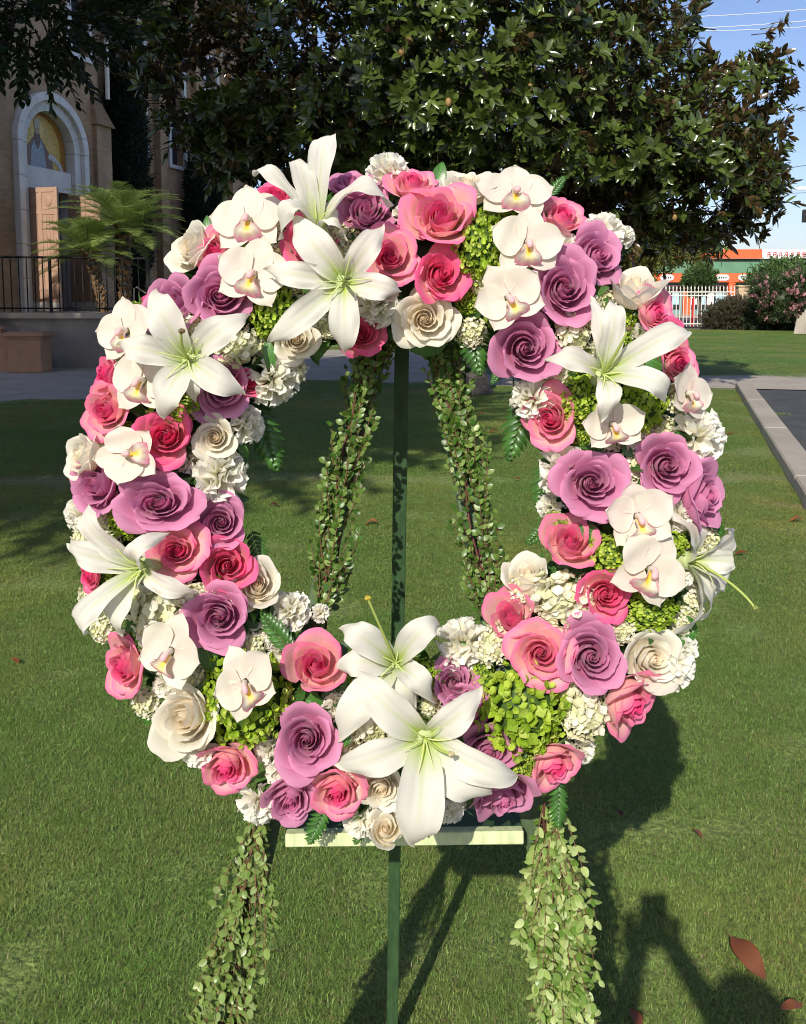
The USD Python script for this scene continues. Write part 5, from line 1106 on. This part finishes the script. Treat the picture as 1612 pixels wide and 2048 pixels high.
for a in [(776, 340, 92, (0, .75)), (492, 848, 84, (.45, .05)), (437, 955, 118, (.12, -.05)), (548, 762, 112, (.5, -.2)), (585, 1220, 84, (.5, .25)), (517, 1610, 92, (-.05, -.6)),
          (1062, 800, 92, (-.5, -.1)), (1126, 940, 110, (-.3, .15)), (1100, 1012, 62, (-.5, 0)), (1402, 872, 118, (.62, .0)), (1352, 1335, 96, (.7, -.1)), (925, 1288, 112, (-.1, .3)),
          (892, 1610, 86, (0, -.55)), (1212, 462, 92, (.5, .5)), (758, 612, 92, (0, -.4)), (1368, 1300, 74, (.8, .1)), (395, 1500, 80, (-.2, -.5)), (810, 432, 60, (0, .2)), (1360, 1032, 74, (.3, .0)),
          (300, 1268, 66, (-.3, 0)), (655, 430, 60, (0, .3)), (1250, 470, 50, (.5, .6)), (640, 1225, 40, (0, .5))]:
    carnation(a[0], a[1], a[2], a[3], dz=-.024 if a[2] < 80 else -.012)

for x, y, w, h, s in [(960, 486, 120, 168, .0125), (548, 626, 100, 132, .0125), (1166, 800, 100, 112, .0135), (1284, 800, 118, 140, .0145), (1232, 1112, 110, 106, .0125), (1304, 1226, 124, 84, .0125),
                      (1048, 1420, 190, 196, .0150), (492, 1400, 196, 214, .0122), (254, 1044, 90, 76, .0125), (350, 816, 112, 70, .0145), (1110, 1044, 56, 50, .0125), (1345, 1088, 80, 60, .0145), (836, 1345, 96, 70, .0125), (690, 560, 60, 60, .0125)]:
    hydrangea(x, y, w, h, 'green', s)
for x, y, w, h in [(1126, 1202, 152, 130), (314, 1220, 130, 136), (1146, 664, 82, 100), (472, 690, 100, 100), (1172, 1430, 112, 120), (738, 1448, 104, 100), (800, 1380, 80, 80), (385, 648, 90, 70), (985, 1288, 72, 90), (1040, 1180, 70, 70), (1245, 1262, 70, 60), (380, 1190, 110, 60), (1190, 640, 50, 70), (590, 745, 60, 60)]:
    hydrangea(x, y, w, h, 'white', .020 if w > 74 else .0165)

# filler blooms: small creamy and green heads wherever the foam would show between the bigger flowers
R = rnd('filler blooms'); spots = [(f['px'], f['py'], f['d']) for f in FLOWERS]; k = 0
for _ in range(6000):
    x, y = R.uniform(110, 1470), R.uniform(290, 1690); s_ = ring(onplane(x, y, .06))[3]
    if abs(s_) > .80 or min(math.hypot(x - a, y - b) - d * .46 for a, b, d in spots) < 11: continue
    k += 1; d = R.uniform(58, 80); spots.append((x, y, d * .85))
    if k % 4 == 3: hydrangea(x, y, d, d, 'green', .0125, dz=-.034)
    elif k % 4 == 1: carnation(x, y, d, dz=-.032)
    else: hydrangea(x, y, d, d, 'white', .0165, dz=-.032)
orchid(496, 440, 146, 8, (-.12, .25)); orchid(506, 548, 142, -14, (-.05, .06)); orchid(250, 662, 132, 12, (-.4, .1)); orchid(284, 762, 138, -6, (-.3, .08)); orchid(256, 910, 136, 96, (-.2, .1), cup=.3, sx=1.06, sy=.84)
orchid(340, 1304, 138, -26, (-.16, .05), cup=.3, sx=.92, sy=1.08); orchid(490, 1368, 140, 36, (.02, .06), sx=.86, sy=1.08, dz=.042); orchid(1030, 386, 146, -4, (.1, .3), sx=1.06, sy=.84)
orchid(1056, 486, 144, -2, (.04, .02)); orchid(1018, 596, 138, 28, (-.05, -.02), cup=.3); orchid(1378, 788, 118, -14, (.6, .1), cup=.3); orchid(1226, 850, 124, 10, (.06, -.06), cup=.3, sy=.92)
orchid(1276, 1034, 136, 12, (.04, .04), cup=.45); orchid(1302, 1140, 150, -34, (.2, -.02), dz=.03)

lily((632, 440), [(504, 342, 36, .03, -.02), (590, 320, 50, .03, .0), (664, 278, 56, .045, .01), (780, 404, 52, .05, -.02), (560, 470, 60, .05, -.01), (690, 472, 40, .03, .0)], None, dz=.030, tilt=(-.04, .62), tube_to=(690, 520), stamens=4, spread=.02,
     label='white lily at the top of the wreath, tallest petal curling above every flower')
lily((688, 562), [(585, 436, 76, .030, .01), (764, 452, 60, .035, .0), (802, 582, 58, .02, .0), (538, 686, 62, .02, .01), (690, 706, 66, .022, .01), (530, 540, 58, .02, .005)], (694, 556), dz=.052, stig=srgb(96, 110, 60),
     label='large open white lily below the top lily, star-shaped, left of pale pink rose')
lily((370, 716), [(312, 580, 74, .03, .0), (494, 632, 68, .03, .0), (236, 690, 62, .025, .0), (328, 834, 72, .03, -.005), (484, 788, 66, .03, -.005), (390, 800, 56, .02, .012)], (363, 662), dz=.052,
     label='large white lily between nine and eleven o\'clock, above the purple rose')
lily((1212, 742), [(1184, 592, 42, .02, .0), (1226, 600, 56, .025, .0), (1378, 660, 60, .045, -.01), (1090, 716, 52, .03, .0), (1334, 802, 58, .05, .0), (1205, 838, 52, .03, -.015)], (1257, 658), dz=.042, tilt=(.08, .22),
     label='white lily on the right with purple-tipped pistil above two green hydrangeas')
lily((272, 1138), [(170, 1010, 58, .03, .0), (132, 1088, 60, .02, .0), (332, 1066, 48, .05, -.005), (392, 1186, 48, .03, .0), (172, 1268, 50, .05, -.01), (240, 1270, 54, .03, -.005)], None, dz=.036, tilt=(-.36, .02),
     label='white lily spilling over the left outer edge with stamens pointing left')
lily((790, 1322), [(682, 1258, 66, .04, -.01), (676, 1336, 70, .03, -.01), (880, 1246, 64, .05, -.01), (868, 1400, 58, .05, -.005), (676, 1478, 80, .045, -.01), (826, 1420, 58, .03, .01)], (735, 1196), dz=.035, tilt=(-.05, .42), stig=srgb(180, 160, 60),
     label='upper of the two bottom white lilies, long pistil against the lawn')
lily((850, 1482), [(716, 1344, 80, .03, .0), (960, 1378, 66, .03, .0), (1036, 1556, 70, .035, -.005), (674, 1530, 74, .025, .0), (830, 1692, 100, .04, -.012), (985, 1590, 110, .02, .0)], (902, 1508), dz=.06, stig=srgb(170, 160, 120),
     label='largest white lily at the bottom centre, its petal hanging over the crossbar')
lily((1402, 1122), [(1346, 1022, 92, .02, .0), (1464, 1056, 66, .02, .0), (1462, 1116, 60, .02, .0), (1404, 1242, 72, .02, .0), (1332, 1280, 60, .035, .02), (1446, 1176, 60, .02, .01)], (1510, 1216), dz=.0, tilt=(.86, -.02), stamens=6, stig=srgb(120, 130, 70),
     label='white lily seen from the side on the right outer edge, pistil pointing right')

for f in [(935, 620, 955, 752, .0), (1062, 760, 1022, 922, -.02), (1098, 395, 1130, 350, -.01), (590, 1306, 520, 1226, .03), (408, 1268, 440, 1352, .03), (1118, 1560, 1112, 1660, .0), (660, 1600, 612, 1690, .01), (738, 1630, 706, 1690, -.01),
          (1196, 1142, 1104, 1136, .02), (1110, 900, 1070, 1010, -.02), (1120, 1040, 1050, 1086, -.02), (500, 800, 560, 940, -.03), (505, 1060, 530, 1150, -.03), (1120, 610, 1100, 700, .0), (1010, 720, 985, 770, -.02), (1280, 880, 1330, 900, .03), (640, 1420, 700, 1340, .02)]:
    fern(*f)
for b in [(535, 680, 544, 745, 24, .03), (478, 880, 496, 918, 18, .0), (870, 380, 886, 322, 30, .0), (420, 476, 413, 430, 22, .0), (1392, 1270, 1330, 1245, 60, .0), (640, 640, 634, 720, 50, -.01), (1246, 905, 1290, 885, 50, .02), (1290, 715, 1330, 735, 40, .03), (425, 1340, 408, 1270, 38, .03),
          (1160, 1050, 1215, 1095, 34, .02), (690, 1490, 700, 1466, 16, .06), (1060, 1560, 1050, 1600, 44, .0), (640, 1420, 590, 1380, 50, .01), (890, 690, 820, 700, 40, -.03), (1400, 1040, 1450, 1070, 40, .0), (310, 1400, 290, 1450, 40, -.02), (1180, 620, 1200, 590, 24, .0)]:
    broad_leaf(*b)
# ============================================================ a label of its own for every flower, from what stands round it
def side(a, b):
    dx, dy = b['px'] - a['px'], b['py'] - a['py']
    return ('left of' if dx > 0 else 'right of') if abs(dx) > abs(dy) else ('above' if dy > 0 else 'below')
seen = set()
for f in FLOWERS:
    lab = f['label']
    if not lab:
        o, (hr_, where) = None, clock(f['px'], f['py'])
        base = ' '.join(x for x in (f['adj'], f['look'], f['noun']) if x)
        if f['noun'].startswith('orchid'): base = 'white orchid'
        if f['noun'] == 'rose' and f['look'] == 'cream white': base = f"{f['adj']} cream rose"
        near_ = sorted((g for g in FLOWERS if g is not f and (g['noun'], g['look']) != (f['noun'], f['look']) and g['noun'] not in ('fern frond', 'pointed leaf')), key=lambda g: (g['px'] - f['px']) ** 2 + (g['py'] - f['py']) ** 2)
        nm = lambda g: f"{g['look']} {'orchid' if g['noun'].startswith('orchid') else g['noun']}".replace('white ruffled', 'ruffled').replace('creamy white', 'creamy').replace('cream white', 'cream')
        for k in range(6):
            lab = f"{base} on the {where} at {hr_}, {side(f, near_[k])} the {nm(near_[k])}"
            if len(lab.split()) > 16 and f['adj']: lab = lab.replace(f['adj'] + ' ', '', 1)   # short of words
            if lab not in seen and len(lab.split()) <= 16: break
    seen.add(lab); f['prim'].SetCustomDataByKey('label', lab)
